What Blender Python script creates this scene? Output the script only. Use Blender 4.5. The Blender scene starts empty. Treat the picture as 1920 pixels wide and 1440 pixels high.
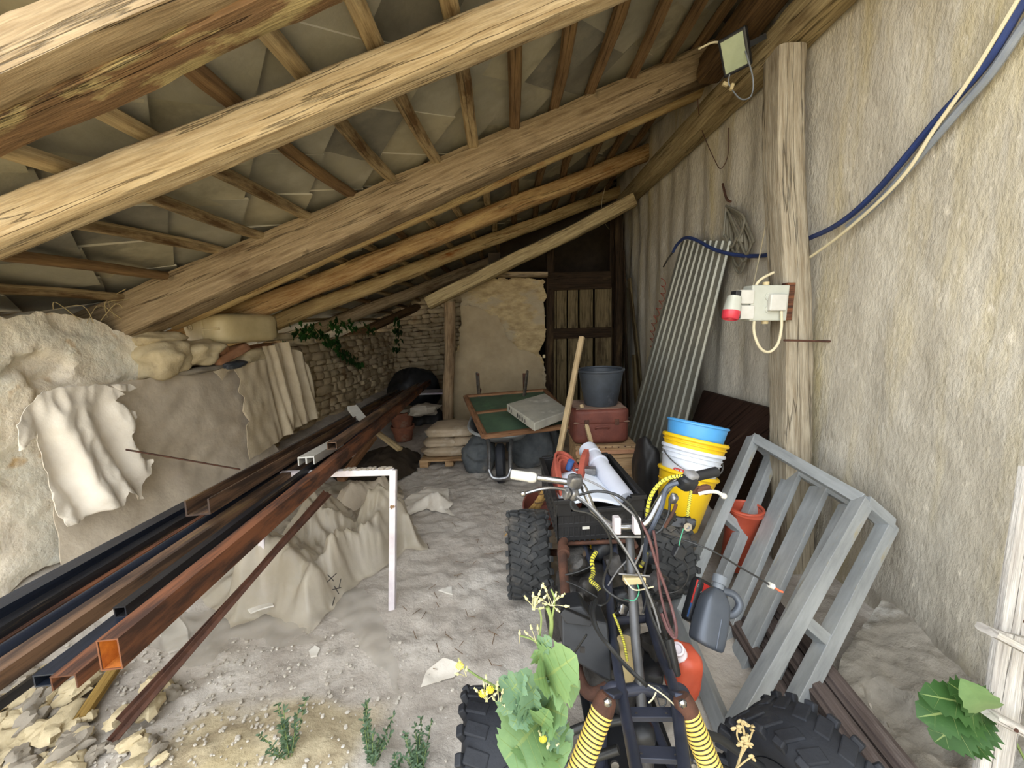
import bpy, bmesh, math, random
from mathutils import Vector as V, Matrix, noise
from mathutils.geometry import delaunay_2d_cdt
random.seed(7)
C = bpy.context.scene.collection
scene = bpy.context.scene
def S(*c):
    """sRGB 0-255 to linear rgba"""
    return tuple(((v/255)/12.92 if v <= 10 else ((v/255+.055)/1.055)**2.4) for v in c) + (1,)

# ---------------------------------------------------------------- camera
F, H = 721.0, 1.5
PITCH, ROLL, YAW = math.radians(9.3), math.radians(2.5), math.radians(-.8)
fw = V((math.sin(YAW)*math.cos(PITCH), math.cos(YAW)*math.cos(PITCH), -math.sin(PITCH)))
r0 = V((math.cos(YAW), -math.sin(YAW), 0)); u0 = r0.cross(fw)
rt = math.cos(ROLL)*r0 - math.sin(ROLL)*u0
up = rt.cross(fw)
EYE = V((0, 0, H))
cam_d = bpy.data.cameras.new('camera'); cam = bpy.data.objects.new('camera', cam_d); C.objects.link(cam)
cam_d.sensor_width = 36; cam_d.lens = F/1920*36; cam_d.clip_start = .02; cam_d.clip_end = 200
M = Matrix((rt, up, -fw)).transposed().to_4x4(); M.translation = EYE
cam.matrix_world = M
scene.camera = cam
scene.view_settings.view_transform = 'Standard'; scene.view_settings.look = 'None'
scene.view_settings.gamma = 1; scene.view_settings.use_curve_mapping = False
scene.view_settings.exposure = 1.18
# ---------------------------------------------------------------- daylight
w = bpy.data.worlds.new('sky'); scene.world = w; w.use_nodes = True
bg = w.node_tree.nodes['Background']; bg.inputs[0].default_value = (.93, .97, 1, 1); bg.inputs[1].default_value = 2.0
sd = bpy.data.lights.new('sun', 'SUN'); sd.energy = 10.0; sd.angle = math.radians(1.5); sd.color = (1, .95, .86)
sun = bpy.data.objects.new('sun', sd); C.objects.link(sun)
sun.rotation_euler = V((.35, .9, 1.35)).to_track_quat('Z', 'Y').to_euler()

# ---------------------------------------------------------------- helpers
def ray(px, py): return (px-960)/F*rt + (720-py)/F*up + fw
def at(px, py, **k):
    """point of the place seen at a pixel, on the plane x=, y= or z="""
    (a, v), = k.items(); i = 'xyz'.index(a); d = ray(px, py)
    return EYE + d*((v-EYE[i])/d[i])
def dp(px, py, z): return EYE + ray(px, py)*z          # at a depth in metres
def roofp(px, py, off=0):                                 # on the roof's slope
    d = ray(px, py); return EYE + d*((RA+off-H)/(d.z-RB*d.x))
RA, RB = 2.75, .428
def N(p, s=1, seed=0): return noise.noise(V(p)*s + V((seed*7.3, seed*3.1, seed*1.7)))
def sst(a, b, x):
    t = max(0, min(1, (x-a)/(b-a))); return t*t*(3-2*t)

class MB:
    def __init__(s): s.v = []; s.f = []; s.u = []; s.m = []; s.mi = 0
    def add(s, vs, fs, us=None):
        o = len(s.v); s.v += [V(p) for p in vs]
        for i, f in enumerate(fs):
            s.f.append([o+k for k in f]); s.m.append(s.mi)
            s.u.append(us[i] if us else [(vs[k][0]+vs[k][2]*.3, vs[k][1]+vs[k][2]) for k in f])
        return s
    def frame(s, d, hint=(0, 0, 1)):
        d = V(d).normalized(); h = V(hint)
        if abs(d.dot(h)) > .98*h.length: h = V((1, 0, 0))
        a = d.cross(h).normalized(); b = a.cross(d).normalized(); return a, b
    def box(s, c, size, R=None):
        c = V(c); x, y, z = (k/2 for k in size); R = R or Matrix.Identity(3)
        vs = [c + R @ V((i*x, j*y, k*z)) for i in (-1, 1) for j in (-1, 1) for k in (-1, 1)]
        return s.add(vs, [(0, 1, 3, 2), (4, 6, 7, 5), (0, 4, 5, 1), (2, 3, 7, 6), (0, 2, 6, 4), (1, 5, 7, 3)])
    def section(s, pts, prof, hint=(0, 0, 1), close=True, caps=True, scales=None, wob=0, seed=0, twist=0):
        """sweep a 2D profile (list of (a,b) in metres) along pts; UV u = metres along, v = metres round"""
        pts = [V(p) for p in pts]; n = len(prof); vs = []; L = [0]
        for i in range(1, len(pts)): L.append(L[-1]+(pts[i]-pts[i-1]).length)
        per = [0]
        for i in range(n): per.append(per[-1]+(V(prof[(i+1) % n])-V(prof[i])).length)
        pa = None
        for i, p in enumerate(pts):
            d = pts[min(i+1, len(pts)-1)]-pts[max(i-1, 0)]
            if d.length < 1e-9: d = V((0, 0, 1))
            if pa is None: a, b = s.frame(d, hint)
            else:
                d = d.normalized(); a = pa - d*pa.dot(d)
                a = a.normalized() if a.length > 1e-6 else s.frame(d, hint)[0]; b = a.cross(d).normalized()
            pa = a; sc = scales[i] if scales else 1
            for j, (x, y) in enumerate(prof):
                k = sc*(1+wob*(N((L[i]*3, j*.9, seed), 1, seed)+.6*N((L[i]*11, j*1.7, seed), 1, seed+3))) if wob else sc
                vs.append(p + a*x*k + b*y*k)
        fs = []; us = []
        m = n if close else n-1
        for i in range(len(pts)-1):
            for j in range(m):
                q = (i*n+j, i*n+(j+1) % n, (i+1)*n+(j+1) % n, (i+1)*n+j)
                fs.append(q); us.append([(L[i], per[j]), (L[i], per[j+1]), (L[i+1], per[j+1]), (L[i+1], per[j])])
        if caps and close:
            for e in (0, len(pts)-1):
                idx = list(range(e*n, e*n+n)); idx = idx if e else idx[::-1]
                fs.append(idx); us.append([(.02*k, .31) for k in range(n)])
        return s.add(vs, fs, us)
    def bar(s, p0, p1, w, h, hint=(0, 0, 1), ch=0):
        w /= 2; h /= 2
        if ch: pr = [(-w+ch, -h), (w-ch, -h), (w, -h+ch), (w, h-ch), (w-ch, h), (-w+ch, h), (-w, h-ch), (-w, -h+ch)]
        else: pr = [(-w, -h), (w, -h), (w, h), (-w, h)]
        return s.section([p0, p1], pr, hint)
    def hollow(s, p0, p1, w, h, t=.003, hint=(0, 0, 1), open_side=False):
        w /= 2; h /= 2
        if open_side: pr = [(-w, h), (-w, -h), (w, -h), (w, h), (w-t, h), (w-t, -h+t), (-w+t, -h+t), (-w+t, h)]; return s.section([p0, p1], pr, hint)
        # closed tube with a visible hollow mouth at p0
        p0, p1 = V(p0), V(p1); a, b = s.frame(p1-p0, hint); d = (p1-p0).normalized()
        o = [(-w, -h), (w, -h), (w, h), (-w, h)]; i_ = [(-w+t, -h+t), (w-t, -h+t), (w-t, h-t), (-w+t, h-t)]
        L = (p1-p0).length
        P = lambda base, q: [base + a*x + b*y for x, y in q]
        vs = P(p0, o)+P(p1, o)+P(p0, i_)+P(p0+d*min(.6, L*.5), i_)
        fs = []; us = []
        for j in range(4):
            k = (j+1) % 4; fs.append((j, k, 4+k, 4+j)); us.append([(0, j*w), (0, k*w+.01), (L, k*w+.01), (L, j*w)])
            fs.append((j, 8+j, 8+k, k)); us.append([(0, 0), (0, .01), (.01, .01), (.01, 0)])
            fs.append((8+j, 12+j, 12+k, 8+k)); us.append([(0, j*w), (.5, j*w), (.5, k*w+.01), (0, k*w+.01)])
        fs += [(4, 5, 6, 7), (15, 14, 13, 12)]; us += [[(0, 0)]*4, [(0, 0)]*4]
        return s.add(vs, fs, us)
    def tube(s, pts, r, n=8, smooth=0, **k):
        pts = spline(pts, smooth) if smooth else pts
        return s.section(pts, [(r*math.cos(2*math.pi*i/n), r*math.sin(2*math.pi*i/n)) for i in range(n)], **k)
    def log(s, p0, p1, w, h, seg=22, wob=.12, seed=0, sq=.55, bend=.02, taper=0, n=14, hint=(0, 0, 1)):
        """rough timber: sq 0 = round pole, 1 = square"""
        p0, p1 = V(p0), V(p1); L = (p1-p0).length; a, b = s.frame(p1-p0, hint); pts = []
        for i in range(seg+1):
            t = i/seg
            pts.append(p0.lerp(p1, t) + a*bend*N((t*3*L/3, seed, 0), 1, seed) + b*bend*N((t*3*L/3, 9+seed, 0), 1, seed+5))
        e = 2+sq*8; pr = []
        for i in range(n):
            q = 2*math.pi*(i+.5)/n; c, d = math.cos(q), math.sin(q)
            m = (abs(c)**e+abs(d)**e)**(-1/e); pr.append((w/2*c*m, h/2*d*m))
        return s.section(pts, pr, hint, wob=wob, seed=seed, scales=[1-taper*i/seg for i in range(seg+1)])
    def lathe(s, c, axis, prof, n=32, squash=None):
        """prof: list of (radius, height)"""
        c = V(c); ax = V(axis).normalized(); a, b = s.frame(ax, (0, 1, .01)); vs = []
        for r, h in prof:
            for i in range(n):
                q = 2*math.pi*i/n; vs.append(c + ax*h + (a*math.cos(q)+b*math.sin(q))*r)
        fs = [(k*n+i, k*n+(i+1) % n, (k+1)*n+(i+1) % n, (k+1)*n+i) for k in range(len(prof)-1) for i in range(n)]
        if prof[0][0] > 1e-5: fs.append(tuple(range(n))[::-1])
        if prof[-1][0] > 1e-5: fs.append(tuple(range((len(prof)-1)*n, len(prof)*n)))
        return s.add(vs, fs)
    def blob(s, c, size, R=None, e=2.6, nu=10, nv=7, wob=.15, seed=0):
        c = V(c); R = R or Matrix.Identity(3); vs = []; fs = []
        for j in range(nv+1):
            ph = -math.pi/2 + math.pi*j/nv
            for i in range(nu):
                th = 2*math.pi*i/nu
                d = V((math.cos(ph)*math.cos(th), math.cos(ph)*math.sin(th), math.sin(ph)))
                m = (abs(d.x)**e+abs(d.y)**e+abs(d.z)**e)**(-1/e)
                k = m*(1+wob*N(d*1.3, 1.2, seed)*2)
                vs.append(c + R @ V((d.x*k*size[0]/2, d.y*k*size[1]/2, d.z*k*size[2]/2)))
        for j in range(nv):
            for i in range(nu): fs.append((j*nu+i, j*nu+(i+1) % nu, (j+1)*nu+(i+1) % nu, (j+1)*nu+i))
        return s.add(vs, fs)
    def fill(s, poly, res, fn, jag=0, thick=0, seed=0, nrm=None):
        """fill a 2D outline with a fine triangle mesh; fn(u,v)->3D point"""
        pts = []
        P = [V(p) for p in poly]
        for i in range(len(P)):
            a, b = P[i], P[(i+1) % len(P)]; n = max(1, int((b-a).length/res))
            for k in range(n):
                q = a.lerp(b, k/n)
                if jag: q = q + V((N((q.x, q.y, 0), 9, seed), N((q.x, q.y, 5), 9, seed)))*jag + V((N((q.x, q.y, 0), 33, seed), N((q.x, q.y, 5), 33, seed)))*jag*.5
                pts.append(q)
        nb = len(pts); xs = [p.x for p in pts]; ys = [p.y for p in pts]
        def inside(q):
            c = False; j = nb-1
            for i in range(nb):
                if (pts[i].y > q.y) != (pts[j].y > q.y) and q.x < (pts[j].x-pts[i].x)*(q.y-pts[i].y)/(pts[j].y-pts[i].y)+pts[i].x: c = not c
                j = i
            return c
        y = min(ys)+res/2; row = 0
        while y < max(ys):
            x = min(xs)+res*(.5 if row % 2 else 0)
            while x < max(xs):
                q = V((x, y))
                if inside(q) and all((q-b).length_squared > (res*.45)**2 for b in pts[:nb]): pts.append(q)
                x += res
            y += res*.87; row += 1
        r = delaunay_2d_cdt(pts, [], [list(range(nb))], 1, 1e-6)
        v2, fc = r[0], r[2]
        vs = [V(fn(q.x, q.y)) for q in v2]
        uv = [[(v2[k].x, v2[k].y) for k in f] for f in fc]
        s.add(vs, [tuple(f) for f in fc], uv)
        if thick:
            o = V(thick); edges = {}
            for f in fc:
                for i in range(len(f)):
                    e = (f[i], f[(i+1) % len(f)]); edges[e] = 1
            s.add([p+o for p in vs], [tuple(f)[::-1] for f in fc], uv)
            bd = [e for e in edges if (e[1], e[0]) not in edges]
            vv = []; ff = []
            for a, b in bd:
                k = len(vv); vv += [vs[a], vs[b], vs[b]+o, vs[a]+o]; ff.append((k+1, k, k+3, k+2))
            s.add(vv, ff)
        return s
    def build(s, name, mat, parent=None, smooth=True, bevel=0, sub=0, angle=35, solid=0):
        if parent is None:
            xs = [p.x for p in s.v]; ys = [p.y for p in s.v]; zs = [p.z for p in s.v]
            org = V(((min(xs)+max(xs))/2, (min(ys)+max(ys))/2, min(zs)))
        else: org = V(parent['_o'])
        me = bpy.data.meshes.new(name); me.from_pydata([p-org for p in s.v], [], s.f)
        uvl = me.uv_layers.new(name='UVMap'); k = 0; flat = []
        for u in s.u:
            for q in u: flat += [q[0], q[1]]
        uvl.data.foreach_set('uv', flat)
        mats = mat if isinstance(mat, (list, tuple)) else [mat]
        for m in mats: me.materials.append(m)
        if len(mats) > 1: me.polygons.foreach_set('material_index', s.m)
        if smooth: me.polygons.foreach_set('use_smooth', [True]*len(me.polygons))
        me.update(); me.validate()
        o = bpy.data.objects.new(name, me); C.objects.link(o)
        bm = bmesh.new(); bm.from_mesh(me)
        bmesh.ops.remove_doubles(bm, verts=bm.verts, dist=1e-5)
        if not s.f or len(s.f) < 90000: bmesh.ops.recalc_face_normals(bm, faces=bm.faces)
        for e in bm.edges:
            if len(e.link_faces) == 2 and e.calc_face_angle(0) > math.radians(angle): e.smooth = False
        bm.to_mesh(me); bm.free()
        if parent is None: o.location = org
        else: o.parent = parent
        o['_o'] = list(org)
        if solid: md = o.modifiers.new('solid', 'SOLIDIFY'); md.thickness = solid; md.offset = 0
        if bevel: md = o.modifiers.new('bevel', 'BEVEL'); md.width = bevel; md.segments = 2; md.limit_method = 'ANGLE'; md.angle_limit = math.radians(40)
        if sub: md = o.modifiers.new('sub', 'SUBSURF'); md.levels = sub; md.render_levels = sub
        return o

def spline(pts, k=6):
    pts = [V(p) for p in pts]; out = []
    for i in range(len(pts)-1):
        a = pts[max(i-1, 0)]; b = pts[i]; c = pts[i+1]; d = pts[min(i+2, len(pts)-1)]
        for j in range(k):
            t = j/k; out.append(.5*((2*b)+(c-a)*t+(2*a-5*b+4*c-d)*t*t+(3*b-a-3*c+d)*t**3))
    out.append(pts[-1]); return out
def rotm(rx=0, ry=0, rz=0):
    from mathutils import Euler
    return Euler((math.radians(rx), math.radians(ry), math.radians(rz))).to_matrix()
def axes(x, y):
    x = V(x).normalized(); z = x.cross(V(y)).normalized(); return Matrix((x, z.cross(x), z)).transposed()

def tag(o, label, cat, group=None, kind=None):
    if label: o['label'] = label
    if cat: o['category'] = cat
    if group: o['group'] = group
    if kind: o['kind'] = kind
    return o
def thing(name, loc, label, cat, group=None):
    o = bpy.data.objects.new(name, None); C.objects.link(o); o.location = V(loc); o['_o'] = list(V(loc)); o.empty_display_size = .05
    return tag(o, label, cat, group)
def struct(o): o['kind'] = 'structure'; return o
def copy_tree(o, parent=None):
    c = o.copy(); C.objects.link(c)
    if parent is not None: c.parent = parent
    for ch in list(o.children): copy_tree(ch, c)
    return c

# ---------------------------------------------------------------- materials
MT = {}
def mat(name, c1, c2=None, scale=6, rough=.8, metal=0, bump=.2, bscale=None, uv=False, stretch=(1, 1, 1), c3=None, s3=2, t3=(.5, .62), detail=8, spec=.4, trans=0, alpha=1, dist=.01, c4=None, s4=40, t4=(.62, .66), lo=.35, hi=.65, st3=None):
    m = bpy.data.materials.new(name); m.use_nodes = True; MT[name] = m
    nt = m.node_tree; nd = nt.nodes; L = nt.links; b = nd['Principled BSDF']
    tc = nd.new('ShaderNodeTexCoord'); mp = nd.new('ShaderNodeMapping'); mp.inputs['Scale'].default_value = stretch
    L.new(tc.outputs['UV' if uv else 'Object'], mp.inputs[0])
    def nz(sc, d=detail, src=mp): 
        n = nd.new('ShaderNodeTexNoise'); n.inputs['Scale'].default_value = sc; n.inputs['Detail'].default_value = d; n.inputs['Roughness'].default_value = .62
        L.new(src.outputs[0], n.inputs[0]); return n
    def ramp(src, a, bb):
        r = nd.new('ShaderNodeMapRange'); r.inputs[1].default_value = a; r.inputs[2].default_value = bb; L.new(src, r.inputs[0]); return r.outputs[0]
    def mix(fac, A, B):
        x = nd.new('ShaderNodeMix'); x.data_type = 'RGBA'; L.new(fac, x.inputs[0])
        for i, q in ((6, A), (7, B)):
            if isinstance(q, tuple): x.inputs[i].default_value = q
            else: L.new(q, x.inputs[i])
        return x.outputs[2]
    n1 = nz(scale); col = mix(ramp(n1.outputs[0], lo, hi), c1, c2 or c1)
    if c3:
        if st3:
            m3 = nd.new('ShaderNodeMapping'); m3.inputs['Scale'].default_value = st3; m3.inputs['Location'].default_value = (3.3, 1.7, 4.1)
            L.new(tc.outputs['UV' if uv else 'Object'], m3.inputs[0]); n3 = nz(s3, 6, m3)
        else: n3 = nz(s3, 6)
        col = mix(ramp(n3.outputs[0], *t3), col, c3)
    if c4: n4 = nz(s4, 3); col = mix(ramp(n4.outputs[0], *t4), col, c4)
    L.new(col, b.inputs['Base Color'])
    b.inputs['Roughness'].default_value = rough; b.inputs['Metallic'].default_value = metal
    b.inputs['Specular IOR Level'].default_value = spec
    if trans: b.inputs['Transmission Weight'].default_value = trans
    if alpha < 1: b.inputs['Alpha'].default_value = alpha
    if bump:
        nb = nz(bscale or scale*3); bp = nd.new('ShaderNodeBump'); bp.inputs['Strength'].default_value = bump; bp.inputs['Distance'].default_value = dist
        L.new(nb.outputs[0], bp.inputs['Height']); L.new(bp.outputs[0], b.inputs['Normal'])
    return m
def wood(name, c1, c2, c3=None, t3=(.55, .65), grain=1, rough=.85, bump=.6, c4=None, s3=1.6):
    # grain runs along UV u; knots and stains on top
    m = mat(name, c1, c2, scale=3.2*grain, uv=True, stretch=(1, 14, 1), rough=rough, bump=bump, bscale=9, c3=c3, s3=s3, t3=t3, dist=.006, detail=10, st3=(1, 3.5, 1), c4=c4, s4=14, t4=(.66, .72), spec=.15)
    nt = m.node_tree; nd = nt.nodes; L = nt.links; b = nd['Principled BSDF']; src = b.inputs['Base Color'].links[0].from_socket
    tc = nd.new('ShaderNodeTexCoord')
    def layer(sc, st, loc, a, z, dark, src, absv=False):
        mp = nd.new('ShaderNodeMapping'); mp.inputs['Scale'].default_value = st; mp.inputs['Location'].default_value = loc; L.new(tc.outputs['UV'], mp.inputs[0])
        n = nd.new('ShaderNodeTexNoise'); n.inputs['Scale'].default_value = sc; n.inputs['Detail'].default_value = 5; L.new(mp.outputs[0], n.inputs[0]); v = n.outputs[0]
        if absv:
            q = nd.new('ShaderNodeMath'); q.operation = 'SUBTRACT'; q.inputs[1].default_value = .5; L.new(v, q.inputs[0])
            q2 = nd.new('ShaderNodeMath'); q2.operation = 'ABSOLUTE'; L.new(q.outputs[0], q2.inputs[0]); v = q2.outputs[0]
        r = nd.new('ShaderNodeMapRange'); r.inputs[1].default_value = a; r.inputs[2].default_value = z; r.inputs[3].default_value = dark; r.inputs[4].default_value = 1; L.new(v, r.inputs[0])
        x = nd.new('ShaderNodeMix'); x.data_type = 'RGBA'; x.blend_type = 'MULTIPLY'; x.inputs[0].default_value = 1; L.new(src, x.inputs[6]); L.new(r.outputs[0], x.inputs[7]); return x.outputs[2], r.outputs[0]
    src, _ = layer(9, (1, 22, 1), (2, 5, 0), .38, .58, .8, src)                   # fine grain
    src, crack = layer(.45, (1, 26, 1), (7, 1, 3), 0, .010, .4, src, True)          # long drying cracks
    src, _ = layer(7, (1, 1.3, 1), (4, 9, 0), .24, .32, .55, src)                   # knots and dents
    oi = nd.new('ShaderNodeObjectInfo'); r = nd.new('ShaderNodeMapRange'); r.inputs[3].default_value = .86; r.inputs[4].default_value = 1.1; L.new(oi.outputs['Random'], r.inputs[0])
    x = nd.new('ShaderNodeMix'); x.data_type = 'RGBA'; x.blend_type = 'MULTIPLY'; x.inputs[0].default_value = 1; L.new(src, x.inputs[6]); L.new(r.outputs[0], x.inputs[7]); L.new(x.outputs[2], b.inputs['Base Color'])
    b2 = nd.new('ShaderNodeBump'); b2.inputs['Strength'].default_value = .8; b2.inputs['Distance'].default_value = .008; L.new(crack, b2.inputs['Height'])
    L.new(b.inputs['Normal'].links[0].from_socket, b2.inputs['Normal']); L.new(b2.outputs[0], b.inputs['Normal']); return m

wood('beam_tan', S(200, 182, 150), S(166, 144, 110), S(112, 84, 56), (.6, .74))
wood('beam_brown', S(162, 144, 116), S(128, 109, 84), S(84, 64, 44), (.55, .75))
wood('beam_patchy', S(104, 82, 60), S(128, 100, 72), S(160, 144, 104), (.5, .54), bump=.8)
wood('beam_pale', S(214, 190, 140), S(176, 146, 100), S(150, 92, 46), (.58, .72))
wood('beam_orange', S(190, 160, 116), S(142, 104, 64), S(206, 176, 124), (.5, .7))
wood('beam_grey', S(184, 166, 126), S(138, 120, 88), S(104, 84, 58), (.58, .75))
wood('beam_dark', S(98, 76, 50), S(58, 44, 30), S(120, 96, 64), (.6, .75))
wood('batten_pale', S(192, 172, 134), S(150, 128, 94), S(90, 68, 44), (.55, .7))
wood('batten_brown', S(136, 110, 80), S(98, 76, 54), S(140, 112, 76), (.58, .75))
wood('post_grey', S(190, 180, 160), S(148, 134, 112), S(116, 102, 84), (.58, .78), bump=.9)
wood('post_log', S(160, 138, 110), S(120, 98, 74), S(92, 72, 52), (.56, .72))
wood('door_plank', S(120, 106, 78), S(84, 72, 50), S(62, 50, 34), (.55, .7))
wood('door_rail', S(58, 44, 30), S(34, 26, 18), S(80, 64, 42), (.6, .75))
wood('picket_wood', S(214, 210, 204), S(168, 162, 156), S(140, 132, 124), (.58, .75), bump=.9)
wood('crate_wood', S(196, 166, 128), S(160, 126, 90), S(110, 76, 52), (.56, .7))
wood('frame_wood', S(150, 112, 82), S(110, 78, 56), S(176, 148, 118), (.56, .7))
wood('handle_wood', S(196, 174, 138), S(160, 138, 104), S(120, 98, 70), (.62, .75), bump=.4)
wood('brown_board', S(66, 48, 40), S(46, 33, 28), S(96, 76, 64), (.6, .75), bump=.25, rough=.6)
wood('stack_board', S(112, 100, 96), S(84, 74, 70), S(150, 140, 136), (.55, .75), bump=.5)
wood('yellow_wood', S(170, 140, 80), S(130, 104, 56), S(104, 82, 46), (.55, .7))
mat('dirt', S(192, 184, 175), S(166, 158, 149), scale=5, rough=1, bump=.7, bscale=20, dist=.02, c3=S(208, 202, 194), s3=2.3, t3=(.45, .75), c4=S(206, 202, 196), s4=55, t4=(.66, .69), spec=.1)
def dirt_extra():
    # yellow rubble soil near the mouth of the shed on the left: a real change of soil
    m = MT['dirt']; nt = m.node_tree; nd = nt.nodes; L = nt.links; b = nd['Principled BSDF']
    src = b.inputs['Base Color'].links[0].from_socket
    at_ = nd.new('ShaderNodeAttribute'); at_.attribute_name = 'soil'
    n = nd.new('ShaderNodeTexNoise'); n.inputs['Scale'].default_value = 14; n.inputs['Detail'].default_value = 8
    r = nd.new('ShaderNodeMapRange'); r.inputs[1].default_value = .38; r.inputs[2].default_value = .62; L.new(n.outputs[0], r.inputs[0])
    c = nd.new('ShaderNodeMix'); c.data_type = 'RGBA'; c.inputs[6].default_value = S(160, 144, 112); c.inputs[7].default_value = S(204, 190, 156); L.new(r.outputs[0], c.inputs[0])
    x = nd.new('ShaderNodeMix'); x.data_type = 'RGBA'; L.new(at_.outputs['Fac'], x.inputs[0]); L.new(src, x.inputs[6]); L.new(c.outputs[2], x.inputs[7])
    L.new(x.outputs[2], b.inputs['Base Color'])
dirt_extra()
mat('stucco', S(200, 194, 181), S(176, 168, 152), scale=2.2, rough=.95, bump=.8, bscale=45, dist=.012, c3=S(188, 174, 134), s3=1.5, t3=(.5, .72), st3=(2, 3, .35), stretch=(1, 1, .45), spec=.1, c4=S(214, 206, 190), s4=30, t4=(.6, .75))
mat('stone', S(200, 182, 150), S(168, 150, 120), scale=5, rough=.95, bump=.7, bscale=22, c3=S(142, 112, 80), s3=2.5, t3=(.6, .75), spec=.1)
mat('mortar', S(170, 150, 118), S(140, 122, 94), scale=9, rough=1, bump=.6, spec=.1)
mat('lime_plaster', S(240, 232, 218), S(228, 216, 194), scale=3, rough=.95, bump=.8, bscale=20, dist=.02, c3=S(224, 224, 214), s3=2.2, t3=(.46, .7), c4=S(206, 178, 136), s4=3.4, t4=(.58, .63), spec=.1)
mat('adobe', S(190, 170, 130), S(152, 132, 98), scale=7, rough=1, bump=1, stretch=(1, 1, 2.2), bscale=20, dist=.02, c3=S(168, 154, 128), s3=1.4, t3=(.5, .56), c4=S(110, 90, 62), s4=11, t4=(.68, .76), spec=.1)
mat('adobe_render', S(166, 150, 122), S(148, 132, 106), scale=4, rough=1, bump=.4, bscale=18, spec=.1)
mat('slate', S(158, 153, 138), S(134, 130, 116), scale=4, rough=.8, bump=.25, bscale=24, c3=S(172, 166, 144), s3=2, t3=(.52, .7), spec=.2)
mat('slate_edge', S(190, 184, 168), rough=.9, bump=0)
mat('concrete', S(146, 140, 130), S(116, 110, 100), scale=5, rough=.95, bump=.9, bscale=34, dist=.012, c3=S(186, 184, 178), s3=2.2, t3=(.58, .7), spec=.1)
mat('rust', S(126, 82, 58), S(70, 50, 42), scale=5, lo=.42, hi=.56, rough=.8, metal=.3, bump=.25, uv=True, stretch=(.5, 6, 1), c3=S(150, 92, 52), s3=2.5, t3=(.58, .68), c4=S(180, 140, 110), s4=22, t4=(.72, .76), spec=.3)
mat('rust_orange', S(206, 132, 50), S(160, 88, 34), scale=20, rough=.9, bump=.3)
mat('rust_brown', S(116, 90, 70), S(68, 54, 46), scale=5, lo=.42, hi=.56, rough=.75, metal=.3, bump=.2, uv=True, stretch=(.5, 6, 1), c3=S(150, 124, 84), s3=2, t3=(.55, .7))
mat('black_steel', S(56, 56, 60), S(40, 40, 44), scale=5, rough=.42, metal=.55, bump=.1, uv=True, stretch=(.6, 10, 1), c3=S(128, 108, 82), s3=2.2, t3=(.56, .64))
mat('blue_steel', S(52, 60, 76), S(38, 42, 54), scale=5, rough=.38, metal=.6, bump=.08, uv=True, stretch=(.4, 8, 1), c3=S(96, 84, 74), s3=2, t3=(.64, .72))
mat('galvanised', S(176, 180, 182), S(148, 152, 154), scale=4, rough=.45, metal=.3, bump=.08, uv=True, stretch=(1, 5, 1), c3=S(168, 154, 108), s3=1.8, t3=(.6, .68))
mat('corrugated', S(152, 152, 142), S(128, 128, 120), scale=4, rough=.5, metal=.45, bump=.08, c3=S(176, 174, 160), s3=2, t3=(.55, .7), stretch=(1, 1, .3))
mat('weld', S(206, 210, 212), S(170, 174, 176), scale=30, rough=.5, metal=.5, bump=.3)
mat('white_paint', S(224, 220, 222), S(196, 186, 192), scale=7, rough=.5, bump=.1, c3=S(190, 150, 150), s3=3, t3=(.66, .72), c4=S(120, 90, 60), s4=16, t4=(.7, .74))
mat('white_plastic', S(206, 204, 198), S(182, 180, 172), scale=5, rough=.45, bump=.05)
mat('pvc_grey', S(196, 200, 212), S(182, 186, 200), scale=5, rough=.4, bump=0)
mat('panel_white', S(222, 230, 242), S(206, 214, 228), scale=3, rough=.35, bump=.03)
mat('cream_plastic', S(214, 198, 156), S(190, 172, 128), scale=4, rough=.5, bump=.1, trans=.1)
mat('cloth_white', S(236, 230, 220), S(220, 212, 200), scale=5, rough=1, bump=.5, bscale=60, dist=.004, spec=.05, c3=S(188, 176, 156), s3=3, t3=(.6, .75))
mat('cloth_cream', S(214, 200, 174), S(190, 174, 146), scale=5, rough=1, bump=.5, bscale=60, dist=.004, spec=.05)
mat('tarp_dusty', S(212, 200, 182), S(192, 180, 162), scale=4, rough=.7, bump=.5, bscale=18, c3=S(196, 184, 168), s3=2.2, t3=(.56, .7), spec=.3)
mat('dark_cloth', S(96, 100, 102), S(68, 72, 76), scale=6, rough=.85, bump=.4, c3=S(130, 124, 114), s3=3, t3=(.58, .72))
mat('black_bag', S(40, 40, 42), S(28, 28, 30), scale=6, rough=.5, bump=.2)
mat('sack_paper', S(176, 158, 134), S(152, 136, 114), scale=5, rough=.6, bump=.3, c3=S(190, 178, 160), s3=4, t3=(.56, .7))
mat('green_felt', S(76, 100, 78), S(62, 84, 66), scale=5, rough=.7, bump=.1, c3=S(84, 120, 84), s3=3, t3=(.58, .75))
mat('grey_wrap', S(176, 174, 162), S(150, 148, 138), scale=6, rough=.45, bump=.3, c3=S(204, 204, 196), s3=4, t3=(.6, .7))
mat('suitcase_red', S(112, 62, 50), S(92, 50, 42), scale=8, rough=.6, bump=.3, bscale=40)
mat('suitcase_dust', S(150, 126, 110), S(126, 100, 86), scale=8, rough=.9, bump=.2)
mat('bucket_black', S(66, 72, 80), S(50, 54, 60), scale=6, rough=.5, bump=.1, c3=S(104, 108, 114), s3=4, t3=(.62, .72))
mat('bucket_blue', S(84, 160, 222), S(74, 148, 210), scale=4, rough=.35, bump=.02)
mat('bucket_yellow', S(236, 196, 30), S(220, 178, 22), scale=4, rough=.35, bump=.02, c3=S(190, 160, 60), s3=5, t3=(.66, .75))
mat('bucket_white', S(214, 220, 232), S(198, 204, 214), scale=4, rough=.4, bump=.02)
mat('label_red', S(196, 52, 44), S(170, 40, 36), scale=9, rough=.5, bump=0)
mat('label_blue', S(56, 92, 150), S(40, 70, 120), scale=9, rough=.5, bump=0)
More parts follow.
